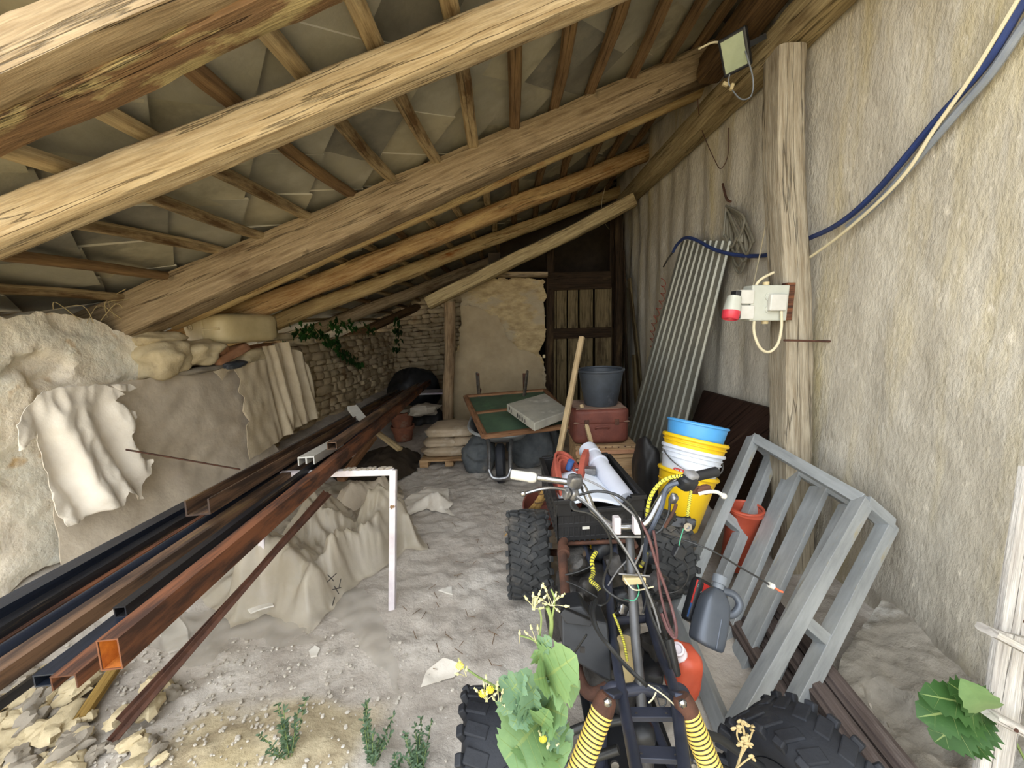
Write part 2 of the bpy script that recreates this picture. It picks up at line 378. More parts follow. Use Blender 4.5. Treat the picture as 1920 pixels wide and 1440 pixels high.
mat('black_plastic', S(38, 40, 44), S(27, 28, 31), scale=6, rough=.45, bump=.1, c3=S(60, 60, 60), s3=9, t3=(.68, .78))
mat('crate_black', S(34, 34, 36), S(22, 22, 24), scale=6, rough=.5, bump=.05, c3=S(70, 68, 66), s3=8, t3=(.62, .74))
mat('rubber', S(70, 71, 72), S(48, 49, 50), scale=8, rough=.85, bump=.3, c3=S(112, 106, 98), s3=5, t3=(.54, .72))
mat('rubber_dark', S(38, 41, 48), S(26, 28, 34), scale=8, rough=.7, bump=.3, c3=S(78, 78, 80), s3=5, t3=(.58, .75))
mat('frame_paint', S(62, 66, 82), S(46, 50, 62), scale=6, rough=.4, metal=.25, bump=.05, c3=S(92, 92, 98), s3=5, t3=(.66, .74))
mat('stem_steel', S(96, 97, 100), S(74, 75, 78), scale=9, rough=.4, metal=.4, bump=.05)
mat('steel', S(150, 150, 152), S(104, 104, 106), scale=14, rough=.35, metal=.8, bump=.2)
mat('engine_metal', S(84, 82, 80), S(48, 46, 46), scale=14, rough=.55, metal=.5, bump=.5, c3=S(112, 90, 70), s3=8, t3=(.6, .7))
mat('chrome', S(160, 160, 162), S(120, 120, 122), scale=10, rough=.22, metal=.9, bump=.05)
mat('yellow_shock', S(240, 214, 120), S(226, 194, 96), scale=6, rough=.45, bump=.03, c3=S(200, 160, 80), s3=6, t3=(.68, .76))
mat('rust_dark', S(92, 60, 46), S(62, 42, 34), scale=16, rough=.85, bump=.5)
mat('yellow_sleeve', S(222, 214, 72), S(190, 184, 58), scale=30, rough=.5, bump=.2)
mat('cable_black', S(36, 37, 38), rough=.4, bump=0)
mat('cable_grey', S(120, 120, 122), rough=.4, bump=0)
mat('cable_maroon', S(98, 66, 66), rough=.5, bump=0)
mat('cable_green', S(70, 150, 120), rough=.5, bump=0)
mat('cable_orange', S(200, 100, 70), rough=.5, bump=0)
mat('cable_red', S(176, 72, 50), rough=.5, bump=0)
mat('cable_cream', S(206, 196, 166), rough=.5, bump=0)
mat('hose_blue', S(44, 62, 116), S(40, 52, 88), scale=8, rough=.45, bump=.05)
mat('hose_grey', S(130, 126, 112), S(110, 106, 94), scale=8, rough=.5, bump=.05)
mat('hose_dark', S(76, 84, 100), S(60, 66, 78), scale=8, rough=.45, bump=.05)
mat('conduit_grey', S(136, 142, 150), S(112, 118, 128), scale=8, rough=.4, bump=.02)
mat('box_grey', S(190, 192, 182), S(172, 174, 164), scale=5, rough=.4, bump=.03)
mat('socket_red', S(196, 64, 78), S(196, 46, 62), scale=5, rough=.3, bump=0)
mat('glass_pane', S(170, 180, 150), S(150, 160, 134), scale=5, rough=.12, bump=0)
mat('red_canvas', S(168, 84, 68), S(136, 66, 54), scale=10, rough=.8, bump=.4, bscale=60)
mat('orange_plastic', S(190, 86, 62), S(166, 70, 48), scale=5, rough=.45, bump=.03)
mat('oil_grey', S(84, 90, 100), S(70, 76, 86), scale=5, rough=.35, metal=.25, bump=.03)
mat('oil_cap', S(120, 126, 134), S(104, 110, 118), scale=5, rough=.4, bump=.03)
mat('straw', S(186, 150, 88), S(150, 114, 62), scale=40, rough=.9, bump=.6)
mat('terracotta', S(140, 88, 66), S(112, 70, 54), scale=7, rough=.85, bump=.2, c3=S(130, 112, 96), s3=5, t3=(.58, .7))
mat('brick', S(186, 140, 108), S(160, 116, 88), scale=7, rough=.95, bump=.5)
mat('rock_pale', S(206, 192, 160), S(178, 162, 130), scale=6, rough=.95, bump=.7, bscale=24, spec=.1, c3=S(150, 136, 112), s3=4, t3=(.6, .72))
mat('rock_grey', S(158, 150, 138), S(130, 122, 110), scale=6, rough=.95, bump=.7, bscale=24, spec=.1)
mat('chip_white', S(222, 218, 210), S(204, 198, 188), scale=6, rough=.8, bump=.2)
mat('twig', S(120, 92, 62), S(84, 64, 44), scale=20, rough=.9, bump=.3)
mat('ink', S(50, 48, 48), rough=.7, bump=0)
mat('dark_glass', S(110, 124, 120), S(84, 96, 94), scale=6, rough=.15, bump=0)
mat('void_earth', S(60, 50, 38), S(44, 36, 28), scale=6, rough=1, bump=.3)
def leafmat(name, c1, c2, vein):
    m = mat(name, c1, c2, scale=7, rough=.5, bump=.25, bscale=18, c3=vein, s3=9, t3=(.64, .74))
    b = m.node_tree.nodes['Principled BSDF']; nt = m.node_tree
    tr = nt.nodes.new('ShaderNodeBsdfTranslucent'); mx = nt.nodes.new('ShaderNodeMixShader'); mx.inputs[0].default_value = .3
    nt.links.new(b.inputs['Base Color'].links[0].from_socket, tr.inputs[0])
    nt.links.new(b.outputs[0], mx.inputs[1]); nt.links.new(tr.outputs[0], mx.inputs[2]); nt.links.new(mx.outputs[0], nt.nodes['Material Output'].inputs[0])
leafmat('leaf_light', S(134, 162, 106), S(104, 136, 88), S(160, 184, 132))
leafmat('leaf_blue', S(120, 150, 116), S(98, 130, 100), S(156, 182, 142))
leafmat('leaf_ivy', S(48, 90, 36), S(34, 68, 28), S(70, 110, 50))
leafmat('leaf_vine', S(66, 104, 52), S(50, 84, 42), S(96, 134, 74))
leafmat('leaf_weed', S(92, 116, 88), S(74, 98, 72), S(120, 140, 104))
leafmat('stem_green', S(150, 168, 104), S(124, 146, 88), S(170, 180, 120))
mat('seed_cream', S(204, 200, 156), S(180, 176, 128), scale=20, rough=.7, bump=.2)
mat('petal_yellow', S(240, 216, 60), S(226, 196, 40), scale=20, rough=.6, bump=0)
mat('dry_stem', S(184, 166, 124), S(156, 138, 98), scale=20, rough=.9, bump=.2)
def film(name, c1, c2, fac, rough=.35):
    m = mat(name, c1, c2, scale=4, rough=rough, bump=.5, bscale=14, dist=.01, c3=S(206, 198, 184), s3=3, t3=(.52, .7), spec=.5)
    nt = m.node_tree; b = nt.nodes['Principled BSDF']; tp = nt.nodes.new('ShaderNodeBsdfTransparent'); tr = nt.nodes.new('ShaderNodeBsdfTranslucent')
    nt.links.new(b.inputs['Base Color'].links[0].from_socket, tr.inputs[0])
    m1 = nt.nodes.new('ShaderNodeMixShader'); m1.inputs[0].default_value = .35; nt.links.new(b.outputs[0], m1.inputs[1]); nt.links.new(tr.outputs[0], m1.inputs[2])
    mx = nt.nodes.new('ShaderNodeMixShader'); mx.inputs[0].default_value = fac
    nt.links.new(m1.outputs[0], mx.inputs[1]); nt.links.new(tp.outputs[0], mx.inputs[2]); nt.links.new(mx.outputs[0], nt.nodes['Material Output'].inputs[0])
film('film_milky', S(214, 205, 188), S(196, 186, 166), .22, .28)
mat('gravel_grey', S(206, 200, 190), S(176, 168, 156), scale=6, rough=.9, bump=.3)
film('film_clear', S(214, 210, 202), S(198, 192, 182), .62)

mat('slate_dark', S(128, 124, 112), S(106, 103, 94), scale=5, rough=.85, bump=.25, bscale=24, c3=S(146, 140, 124), s3=2, t3=(.55, .7), spec=.2)
mat('slate_warm', S(170, 162, 140), S(146, 140, 120), scale=4, rough=.85, bump=.25, bscale=24, c3=S(120, 116, 104), s3=2, t3=(.55, .7), spec=.2)
# ================================================================ SETTING
WX = 1.75          # right wall face
def ground(x, y):
    h = .30*sst(-1.9, -2.7, x)*sst(.3, 1.2, y)
    k = sst(-3, 0, y)
    h += .025*N((x, y, 0), .8) + .010*N((x, y, 3), 3.1) - k*.022*abs(N((x, y, 7), 6.5)) + k*.010*N((x, y, 9), 17)
    h -= .004
    h += k*.05*sst(.0, -.1, (x+1.35)**2*.5+(y-1.0)**2-.25)*0
    d = math.hypot((x+.95)/.55, (y-1.12)/.3); h += .05*sst(1, 0, d)      # low mound of rubble soil near the mouth
    return h
def lines(a, b, mid, fine, coarse):
    out = [a]
    while out[-1] < b:
        d = abs(out[-1]-mid); out.append(out[-1] + fine + coarse*max(0, d-2.4)*.25)
    return out
xs = lines(-14, 14, 0, .022, .5); ys = lines(-14, 9.2, 1.6, .022, .35)
b = MB(); nx = len(xs); ny = len(ys); vs = []
for y in ys:
    for x in xs:
        h = ground(x, y)
        if -3 < x < 2 and .3 < y < 4.5:
            h += .006*abs(noise.turbulence(V((x*9, y*9, 0)), 3, False))*sst(4.5, 3, y)
        vs.append((x, y, h))
b.add(vs, [(j*nx+i, j*nx+i+1, (j+1)*nx+i+1, (j+1)*nx+i) for j in range(ny-1) for i in range(nx-1)])
fl = struct(b.build('floor', MT['dirt'], angle=180))
ca = fl.data.attributes.new('soil', 'FLOAT', 'POINT'); org = V(fl['_o'])
vals = []
for v in fl.data.vertices:
    x, y = v.co.x+org.x, v.co.y+org.y
    s = sst(1.25, .95, y + .35*N((x, y, 0), 2.2) + .12*N((x, y, 4), 9) + .30*max(0, x+1.1))
    s = max(s, .8*sst(1, .6, math.hypot((x+.95)/.5, (y-1.12)/.28)+.3*N((x, y, 0), 6)))
    vals.append(max(0, min(1, s)))
ca.data.foreach_set('value', vals)

# right wall: roughcast, real relief
b = MB(); NY = 260; NZ = 190; vs = []
for j in range(NZ+1):
    for i in range(NY+1):
        y = -2.0+8.2*i/NY; z = -.15+5.0*j/NZ
        d = .018*N((y, z, 0), 1.3)+.012*N((y*2.2, z*.7, 0), 3)+.006*N((y*1.3, z*.8, 0), 14)+.004*N((y, z, 0), 30)
        # vertical ribs, as if the render ran down a boarded form, deeper inside the shed
        d += .010*math.sin(y*17+1.5*N((y, 0, 0), 2))*sst(2.2, 3.0, y)
        vs.append((WX+d, y, z))
b.add(vs, [(j*(NY+1)+i, j*(NY+1)+i+1, (j+1)*(NY+1)+i+1, (j+1)*(NY+1)+i) for j in range(NZ) for i in range(NY)])
b.box((WX+.2, 3.6, 2.35), (.3, 11.2, 5.0)); struct(b.build('wall_right', MT['stucco'], angle=60))

def masonry(name, fn, u0, u1, z0, ztop, depth, seed, mname='stone', ch=.105, back=None):
    """courses of rough stones on a mortar bed; fn(u, d, z) -> world"""
    rnd = random.Random(seed); b = MB(); z = z0; row = 0
    while z < ztop(u0)+.3:
        h = ch*rnd.uniform(.7, 1.35); u = u0 - rnd.random()*.2
        while u < u1:
            w = rnd.uniform(.12, .38)*(1.2 if h > ch else .9)
            if z+h*.6 < ztop(u+w/2)+rnd.uniform(-.04, .03) and u+w/2 < u1:
                c = V((u+w/2, 0, z+h/2)); k = len(b.v)
                b.blob((0, 0, 0), (w*1.02, .16, h*1.02), e=4.5, nu=12, nv=7, wob=.12, seed=rnd.randint(0, 999))
                tilt = rotm(rnd.uniform(-6, 6), rnd.uniform(-7, 7), rnd.uniform(-7, 7)); dd = rnd.uniform(-.025, .02)
                for q in range(k, len(b.v)): p = tilt @ b.v[q]; b.v[q] = V(fn(c.x+p.x, p.y+dd, c.z+p.z + .05*N((c.x, 0, 0), 1.1)))
            u += w*.98
        z += h*.96; row += 1
    o = struct(b.build(name, MT[mname], angle=60))
    return o
# left stone wall
LX = -2.68
ltop = lambda y: 1.36+.05*N((y, 0, 0), 1.3)+.06*sst(4, 8, y)
wl = masonry('wall_left', lambda u, d, z: (LX-.04+d+.04*N((u, z, 0), .9), u, z), -.4, 8.4, 0, ltop, .3, 5)
b = MB(); b.box((LX-.185, 3.9, .62), (.36, 9.2, 1.36)); b.build('mortar', MT['mortar'], wl, bevel=.03)
b = MB(); pl = [at(*p, x=LX+.1) for p in [(-120, 585), (0, 592), (60, 586), (130, 596), (185, 604), (225, 622), (262, 648), (292, 668), (304, 690), (310, 712), (285, 760), (250, 850), (180, 900), (130, 1000), (120, 1045), (60, 1080), (0, 1120), (-300, 1260)]]
pl = [(p.y, max(p.z, -.05)) for p in pl]; pl = [(-.5, 1.62)]+pl+[(-.5, -.05)]
def plf(y, z):
    r = .03*N((y, z, 0), 1.6)+.010*N((y, z, 0), 6)+.006*N((y, z, 0), 15)+.005*N((y, z, 0), 34); r -= .02*sst(.12, .3, N((y, z, 3), 3.2))
    dd = math.hypot((y-2.05)/.16, (z-1.36)/.1); r -= .05*sst(1, .6, dd+.4*N((y, z, 0), 12))
    return (LX+.13+r, y, z)
b.fill(pl, .024, plf, jag=.03, thick=(-.34, 0, 0)); b.build('plaster', MT['lime_plaster'], wl, angle=50)
# low ledge/rubble under the plaster edge, ground side
# back stone wall, deep end
wb = masonry('wall_back', lambda u, d, z: (u, 8.35-d, z), -2.9, -.2, 0, lambda u: 2.2, .3, 9)
b = MB(); b.box((-1.2, 8.65, 1.6), (7.0, .3, 3.8)); b.build('mortar', MT['mortar'], wb)
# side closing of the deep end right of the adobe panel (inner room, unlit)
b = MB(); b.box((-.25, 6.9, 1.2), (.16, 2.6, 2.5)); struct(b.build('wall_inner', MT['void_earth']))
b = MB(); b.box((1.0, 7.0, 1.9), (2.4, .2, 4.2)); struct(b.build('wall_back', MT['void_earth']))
# adobe panel
def zy(px, py, y): p = at(px, py, y=y); return (p.x, p.z)
AY = 5.5
out = [zy(*p, AY) for p in [(862, 552), (893, 535), (925, 522), (1021, 522), (1023, 560), (1019, 600), (1024, 628), (1016, 648), (1010, 662), (1022, 680), (1024, 730), (1024, 810), (856, 810), (846, 770), (848, 735), (841, 700), (843, 664), (858, 655), (861, 620), (864, 590)]]
b = MB(); b.fill(out, .022, lambda x, z: (x, AY+.02*N((x, z, 0), 2)+.016*N((x, z*2.5, 0), 7)+.014*abs(N((x*.6, z*2.6, 0), 9))+.010*N((x, z, 0), 24), z), jag=.04, thick=(0, .22, 0))
ad = struct(b.build('wall_middle', MT['adobe'], angle=50))
out = [zy(*p, AY) for p in [(865, 575), (880, 572), (905, 580), (918, 592), (932, 590), (945, 615), (948, 632), (975, 655), (1000, 662), (1018, 682), (1021, 806), (858, 806), (850, 770), (848, 705), (848, 668), (862, 658)]]
b = MB(); b.fill(out, .03, lambda x, z: (x, AY-.026+.018*N((x, z, 0), 2)+.008*N((x, z, 0), 9)+.003*N((x, z, 0), 30), z), jag=.03, thick=(0, .03, 0)); b.build('render_coat', MT['adobe_render'], ad, angle=50)

# ---------------- roof
def rz(x, off=0): return RA+RB*x+off
sl = math.atan(RB); Rr = Matrix.Rotation(-sl, 3, 'Y')
b = MB(); TS = .40; rnd = random.Random(3)
ny = int(8.0/(TS*.5)); 
sx = V((math.cos(sl), 0, math.sin(sl))); nn = V((-math.sin(sl), 0, math.cos(sl)))
o0 = V((-3.9, .95, rz(-3.9)))
hd = TS*.7071
for iu in range(0, 24):
    for iv in range(-1, 16):
        u = iu*hd*.92; v = iv*hd*2 + (hd if iu % 2 else 0)
        if u > 6.15: continue
        c = o0 + sx*u + V((0, v, 0)) + nn*(.178+.004*rnd.uniform(-1, 1))
        R = Rr @ rotm(rnd.uniform(-2.2, 2.2), 5+rnd.uniform(-1.5, 1.5), 45+rnd.uniform(-1.5, 1.5))
        cv = max(1.0, c.y)
        if c.y < 1.05: c.y = 1.05
        m_ = rnd.choice([0, 0, 2, 3]); b.mi = m_; s2 = TS*.56
        vs = [c + R @ V((x*s2, y*s2, z*.006)) for z in (-1, 1) for x, y in ((-1, -1), (1, -1), (1, 1), (-1, 1))]
        vs = [V((p.x, max(p.y, 1.0), p.z)) for p in vs]
        b.add(vs, [(0, 1, 2, 3), (7, 6, 5, 4)]); b.mi = 1; b.add(vs, [(0, 4, 5, 1), (1, 5, 6, 2), (2, 6, 7, 3), (3, 7, 4, 0)]); b.mi = 0
b.box(o0+sx*3.1+V((0, 3.75, 0))+nn*.235, (6.5, 7.6, .012), Rr)  # unseen sheet added above the tiles, blocks sun through their gaps
struct(b.build('ceiling', [MT['slate'], MT['slate_edge'], MT['slate_dark'], MT['slate_warm']], smooth=False))

def woodthing(name, p0, p1, w, h, m, label, cat, group=None, **k):
    b = MB(); b.log(p0, p1, w, h, **k); return tag(b.build(name, MT[m], angle=50), label, cat, group)
def ext(p, q, a, bb): return p.lerp(q, a), p.lerp(q, bb)
RN = (-math.sin(sl), 0, math.cos(sl))
G = 'rafters under the roof'
def raft(l, r, w, h, m, label, a=0, bb=1, off=0, **k):
    p, q = roofp(*l, off), roofp(*r, off); p, q = ext(p, q, a, bb)
    return woodthing('rafter', p, q, w, h, m, label, 'beam', G, hint=RN, **k)
raft((0, 128), (310, 0), .10, .11, 'beam_brown', 'tan timber topmost in the upper left corner, outermost of all roof beams', -.6, 2.6, seed=1, sq=.8, bend=.03, n=20, seg=40)
raft((0, 212), (470, 4), .11, .115, 'beam_patchy', 'old dark roof beam with peeling yellowish patches, lying beside the outermost tan timber', -.5, 2.0, seed=2, sq=.8, bend=.03, n=20, seg=40, off=-.02)
raft((0, 428), (1050, 6), .135, .14, 'beam_tan', 'long pale tan beam with a lengthwise crack crossing the whole upper left', -.35, 1.55, seed=3, sq=.8, n=24, seg=60, bend=.012, wob=.05)
raft((222, 607), (1350, 112), .27, .27, 'beam_brown', 'thickest roof beam, brown with a notch, ending below the floodlight', -.12, 1.03, seed=4, sq=.6, n=20, seg=50, taper=.12, bend=.01, wob=.06)
raft((322, 606), (1335, 160), .115, .115, 'beam_pale', 'thin pale log hugging the underside of the thickest brown beam', 0, 1.0, seed=5, sq=.1, n=16, seg=50, off=-.03, bend=.01, wob=.08)
raft((440, 592), (1235, 278), .17, .18, 'beam_orange', 'orange stained round rafter behind the thickest brown beam', -.1, 1.02, seed=6, sq=.2, seg=40)
raft((500, 612), (1185, 350), .17, .17, 'beam_pale', 'pale yellowish round rafter ending above the dark rear corner', -.1, 1.02, seed=7, sq=.15, seg=40)
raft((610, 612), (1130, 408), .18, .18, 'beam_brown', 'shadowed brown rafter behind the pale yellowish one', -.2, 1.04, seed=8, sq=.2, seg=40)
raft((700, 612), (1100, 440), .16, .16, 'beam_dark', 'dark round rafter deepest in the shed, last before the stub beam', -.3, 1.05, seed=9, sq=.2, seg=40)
# battens
k = 0
names = ['lowest roof batten, just above the left wall', 'second batten above the left wall', 'third batten above the left wall', 'fourth batten above the left wall', 'fifth batten above the left wall', 'sixth batten above the left wall', 'seventh batten above the left wall', 'middle batten crossing the crack of the pale tan beam', 'batten right of the middle one, steep in view', 'nearly upright batten above the centre of the shed', 'batten right of the nearly upright one', 'fifth batten from the right wall beam', 'fourth batten from the right wall beam', 'third batten from the right wall beam', 'second batten from the right wall beam', 'batten closest to the right wall beam']
for i in range(16):
    x = -2.86+.292*i
    m = 'batten_pale' if i < 8 and i % 4 != 2 else 'batten_brown' if i > 9 or i % 4 == 2 else 'batten_pale'
    woodthing('roof_batten', (x+.03*N((i, 0, 0), 3), 1.0, rz(x, .125)), (x+.03*N((i, 5, 0), 3), 8.2, rz(x, .125)), .075, .05, m, ('brown ' if m == 'batten_brown' else 'pale ')+names[i], 'batten', 'roof battens', seed=20+i, sq=.5, bend=.04, wob=.16, seg=50, n=10)
# wall plates on the right
p, q = at(1180, 352, x=1.66), at(1560, 8, x=1.66)
p, q = ext(V((1.645, 5.9, 3.13)), V((1.645, 2.3, 3.05)), -.02, 1.5)
woodthing('wall_plate', p, q, .17, .20, 'beam_grey', 'long grey beam running along the top of the rendered right wall', 'beam', seed=40, sq=.8, bend=.03, seg=50, n=18)
woodthing('wall_plate', (1.50, 3.15, 3.24), (1.50, .5, 3.24), .17, .17, 'beam_dark', 'dark brown beam beside the grey one on top of the right wall, behind the floodlight', 'beam', seed=41, sq=.85, bend=.02, seg=40, n=18)
# posts
pt, pb = at(1472, 100, x=1.6), V((1.6, 2.1, -.02))
woodthing('wooden_post', pb, pt, .155, .165, 'post_grey', 'weathered grey squared post standing before the right wall, carrying the socket box', 'post', seed=50, sq=.75, bend=.03, seg=50, n=22, wob=.07, hint=(0, 1, 0))
woodthing('wooden_post', (-.98, 5.2, .0), (-.91, 5.2, 1.78), .145, .145, 'post_log', 'round crooked log post left of the adobe wall, carrying the stub beam', 'post', seed=51, sq=.05, bend=.09, wob=.1)
p, q = at(803, 570, y=5.1), at(1085, 428, y=5.1)
woodthing('stub_beam', p, p.lerp(q, 1.35), .17, .17, 'beam_grey', 'pale stub beam with a cut end resting on the crooked log post', 'beam', seed=52, sq=.5, bend=.03)
p, q = at(930, 517, y=5.45), at(1022, 514, y=5.45)
woodthing('lintel_board', p.lerp(q, -.2), q.lerp(p, -.05), .14, .07, 'beam_brown', 'thin board lying on top of the adobe wall', 'board', seed=53, sq=.7)
# door
DY = 5.62
def dpt(px, py, y=DY): return at(px, py, y=y)
D = thing('door_1', (.95, DY, 0), None, None); D['kind'] = 'structure'
b = MB(); b.log(dpt(1029, 812), dpt(1031, 448), .11, .12, seed=60, sq=.6, wob=.15); b.build('door_jamb', MT['door_rail'], D, angle=50)
b = MB(); b.log(dpt(1160, 812), dpt(1160, 400), .1, .12, seed=61, sq=.6); b.build('door_jamb', MT['door_rail'], D, angle=50)
for i, (a, c) in enumerate([(1031, 1042), (1044, 1062), (1065, 1083), (1087, 1111), (1116, 1146)]):
    b = MB(); p = dpt((a+c)/2, 812); q = dpt((a+c)/2, 540); wd = (dpt(c, 700)-dpt(a, 700)).length
    b.section([p, p.lerp(q, .5), q], [(-wd/2, -.012), (wd/2, -.012), (wd/2, .012), (-wd/2, .012)], (0, 1, 0)); b.build('door_plank', MT['door_plank'], D, bevel=.004)
for y0, y1 in ((512, 545), (617, 636)):
    b = MB(); p = dpt(1029, (y0+y1)/2, DY-.04); q = dpt(1146, (y0+y1)/2-4, DY-.04); b.bar(p, q, .03, (dpt(1080, y0)-dpt(1080, y1)).length); b.build('door_rail', MT['door_rail'], D, bevel=.006)
b = MB(); b.bar(dpt(1146, 812, 5.75), dpt(1150, 400, 5.75), .1, .05, (0, 1, 0)); b.build('door_jamb', MT['door_rail'], D)
# boards leaning right of the door
woodthing('leaning_board', at(1205, 760, y=5.3), at(1180, 522, y=5.5), .11, .03, 'door_plank', 'tall narrow board leaning in the rear right corner beside the door', 'board', seed=62, sq=.9, wob=.03, bend=.01)
woodthing('leaning_board', at(1195, 780, y=5.2), at(1188, 665, y=5.25), .11, .03, 'door_plank', 'short board standing low in the rear right corner behind the bucket', 'board', seed=63, sq=.9, wob=.03, bend=.01)
woodthing('leaning_board', at(1178, 780, y=5.5), at(1168, 470, y=5.6), .09, .03, 'door_rail', 'tall dark board standing upright between the door and the rear corner', 'board', seed=64, sq=.9, wob=.03, bend=.01)
# ================================================================ LEFT SIDE
def wallpoly(pts, x): return [(p.y, p.z) for p in (at(*q, x=x) for q in pts)]
# dusty sheet covering the stones
o = wallpoly([(70, 742), (150, 728), (235, 715), (330, 702), (448, 684), (480, 760), (520, 860), (600, 850), (470, 1020), (330, 1060), (100, 1060), (108, 1000), (100, 930), (90, 820)], LX+.2)
b = MB(); b.fill(o, .03, lambda y, z: (LX+.2+.02*N((y, z, 0), 2.5)+.012*N((y, z*1.4, 0), 7)+.006*abs(N((y, z, 2), 19))+max(0, .5-z)*.25, y, z), jag=.006, thick=(-.004, 0, 0))
tag(b.build('dusty_sheet', MT['tarp_dusty'], angle=80), 'grey brown dusty sheet stretched over the left wall between the two white cloths', 'sheet')
# torn white cloth at the front
o = wallpoly([(62, 742), (110, 728), (170, 722), (212, 728), (222, 742), (210, 752), (228, 764), (246, 772), (246, 800), (240, 812), (250, 842), (256, 855), (276, 862), (274, 885), (258, 905), (268, 935), (215, 925), (205, 950), (175, 958), (150, 975), (112, 990), (95, 960), (84, 900), (76, 850), (70, 810), (36, 845), (28, 800), (44, 770)], LX+.28)
def cl1(y, z):
    a = (y-1.75); f = .04*math.sin(a*19+z*3+2*N((y, z, 0), 2))*sst(1.3, .9, z)+.02*math.sin(a*43+z*6+2*N((y, z, 0), 3))*sst(1.25, .9, z)+.016*N((y*1.6, z*.7, 0), 10)+.008*(1-2*abs(N((y*1.3, z*.6, 0), 16)))
    return (LX+.29+f+.05*sst(.9, .5, z), y, z)
b = MB(); b.fill(o, .014, cl1, jag=.02, thick=(-.004, 0, 0))
tag(b.build('torn_cloth', MT['cloth_white'], angle=80), 'torn white cloth with ragged edges hanging at the front of the left wall', 'cloth')
# rolled corner of that cloth and the small torn triangle
# pleated cream cloth
o = wallpoly([(400, 696), (448, 686), (500, 672), (494, 650), (538, 640), (560, 662), (580, 700), (592, 740), (602, 776), (560, 800), (520, 830), (468, 862), (462, 800), (468, 790), (455, 772), (458, 745), (448, 735), (452, 712), (440, 692), (428, 698), (418, 712)], LX+.3)
def cl2(y, z):
    a = (y-3.7)-(z-1.2)*-.15
    f = (.035*math.sin(a*26+1.5*N((y, z, 0), 1.6))+.018*math.sin(a*61+z*2))*sst(3.55, 3.9, y)+.01*N((y*2, z, 0), 6)
    return (LX+.30+f, y, z)
b = MB(); b.fill(o, .016, cl2, jag=.010, thick=(-.004, 0, 0))
tag(b.build('pleated_cloth', MT['cloth_cream'], angle=80), 'cream cloth hanging in long pleats over the left wall, behind the dusty sheet', 'cloth')
o = wallpoly([(205, 722), (245, 720), (256, 728), (240, 735), (222, 734)], LX+.29)
b = MB(); b.fill(o, .012, cl1, jag=.008, thick=(-.004, 0, 0))
tag(b.build('cloth_scrap', MT['cloth_white'], angle=80), 'small torn white scrap at the top edge of the dusty sheet', 'cloth')

# loose stones, bricks and the jerrycan on top of the wall
def rock(px, py, x, size, label, m='rock_pale', seed=0, rot=(0, 0, 0), name='stone', e=2.8, cat='stone', wob=.13, bevel=0):
    b = MB(); b.blob(at(px, py, x=x), size, rotm(*rot), e=e if e < 5 or wob < .1 else 4, nu=34, nv=20, wob=wob, seed=seed)
    for i, p in enumerate(b.v): q = V(at(px, py, x=x)); d_ = p-q; b.v[i] = q+d_*(1+.10*N(d_, 16, seed)+.06*N(d_, 38, seed)) if wob > .05 else p
    return tag(b.build(name, MT[m], angle=70), label, cat)
rock(290, 634, -2.56, (.24, .34, .10), 'flat pale stone lying just below the foot of the thickest beam', seed=1)
rock(306, 672, -2.5, (.3, .34, .26), 'large cream stone at the broken edge of the plaster on the left wall', seed=2, rot=(10, 0, 0))
rock(366, 662, -2.46, (.28, .38, .18), 'rounded yellowish boulder in front of the jerrycan', seed=3, rot=(8, 0, 0))
rock(430, 664, -2.45, (.12, .42, .075), 'pinkish broken brick slanting beside the yellowish boulder', 'brick', 4, (16, 0, 0), 'brick', 6, 'brick', .06)
rock(405, 658, -2.5, (.16, .14, .09), 'small pinkish brick piece squeezed between boulder and slanting brick', 'brick', 5, (0, 0, 20), 'brick', 5, 'brick', .08)
rock(470, 672, -2.5, (.2, .42, .17), 'blocky cream stone left of the pleated cloth', seed=6, e=4)
rock(440, 684, -2.4, (.1, .26, .06), 'small dark slate piece under the slanting brick', 'bucket_black', 7)
rock(515, 632, -2.6, (.2, .5, .08), 'flat pale slab on the wall top right of the jerrycan', seed=8, e=6, wob=.06)
rock(560, 640, -2.6, (.25, .4, .10), 'low pale stone on the wall top beside the ivy', seed=9, e=4)
rock(480, 652, -2.6, (.2, .5, .05), 'thin reddish brown tile behind the blocky cream stone', 'brick', 10, (4, 0, 0), 'roof_tile', 6, 'tile', .04)
rock(385, 692, -2.45, (.12, .5, .05), 'flat grey stone along the top edge of the dusty sheet', 'rock_grey', 11, (0, 0, 0))
# jerrycan lying on its side
JC = at(398, 620, y=3.75); J = thing('jerrycan', (-2.5, 3.5, 1.4), 'old cream plastic jerrycan lying on its side on top of the left wall', 'canister')
ax = (at(436, 618, y=3.45)-at(340, 622, y=3.9)); c0 = at(425, 617, y=3.4)
Rj = axes((1, .12, 0), (0, 1, 0))
fc = at(428, 616, y=3.20)
b = MB(); b.blob(fc+V((-.12, .24, 0)), (.40, .66, .25), rotm(0, 0, -8), e=7, nu=28, nv=18, wob=.015); b.build('body', MT['cream_plastic'], J, angle=60)
fdir = rotm(0, 0, -8) @ V((0, -1, 0)); f2 = rotm(0, 0, -8) @ V((1, 0, 0))
fo = fc+V((-.12, .24, 0))+fdir*.325
b = MB()
b.bar(fo+f2*.02+V((0, 0, -.1)), fo+f2*.02+V((0, 0, .1)), .02, .02); b.bar(fo+f2*.02, fo+f2*.17, .02, .02, (0, 0, 1)); b.build('rib', MT['cream_plastic'], J, bevel=.005)
b = MB(); b.lathe(fo+f2*-.09+V((0, 0, .02)), fdir, [(.028, 0), (.028, .012), (.016, .012), (.014, -.002)], 18); b.build('spout', MT['cream_plastic'], J)
b = MB(); b.lathe(fo+f2*-.09+V((0, 0, .02)), fdir, [(.015, .006), (.015, .008)], 16); b.build('opening', MT['ink'], J)

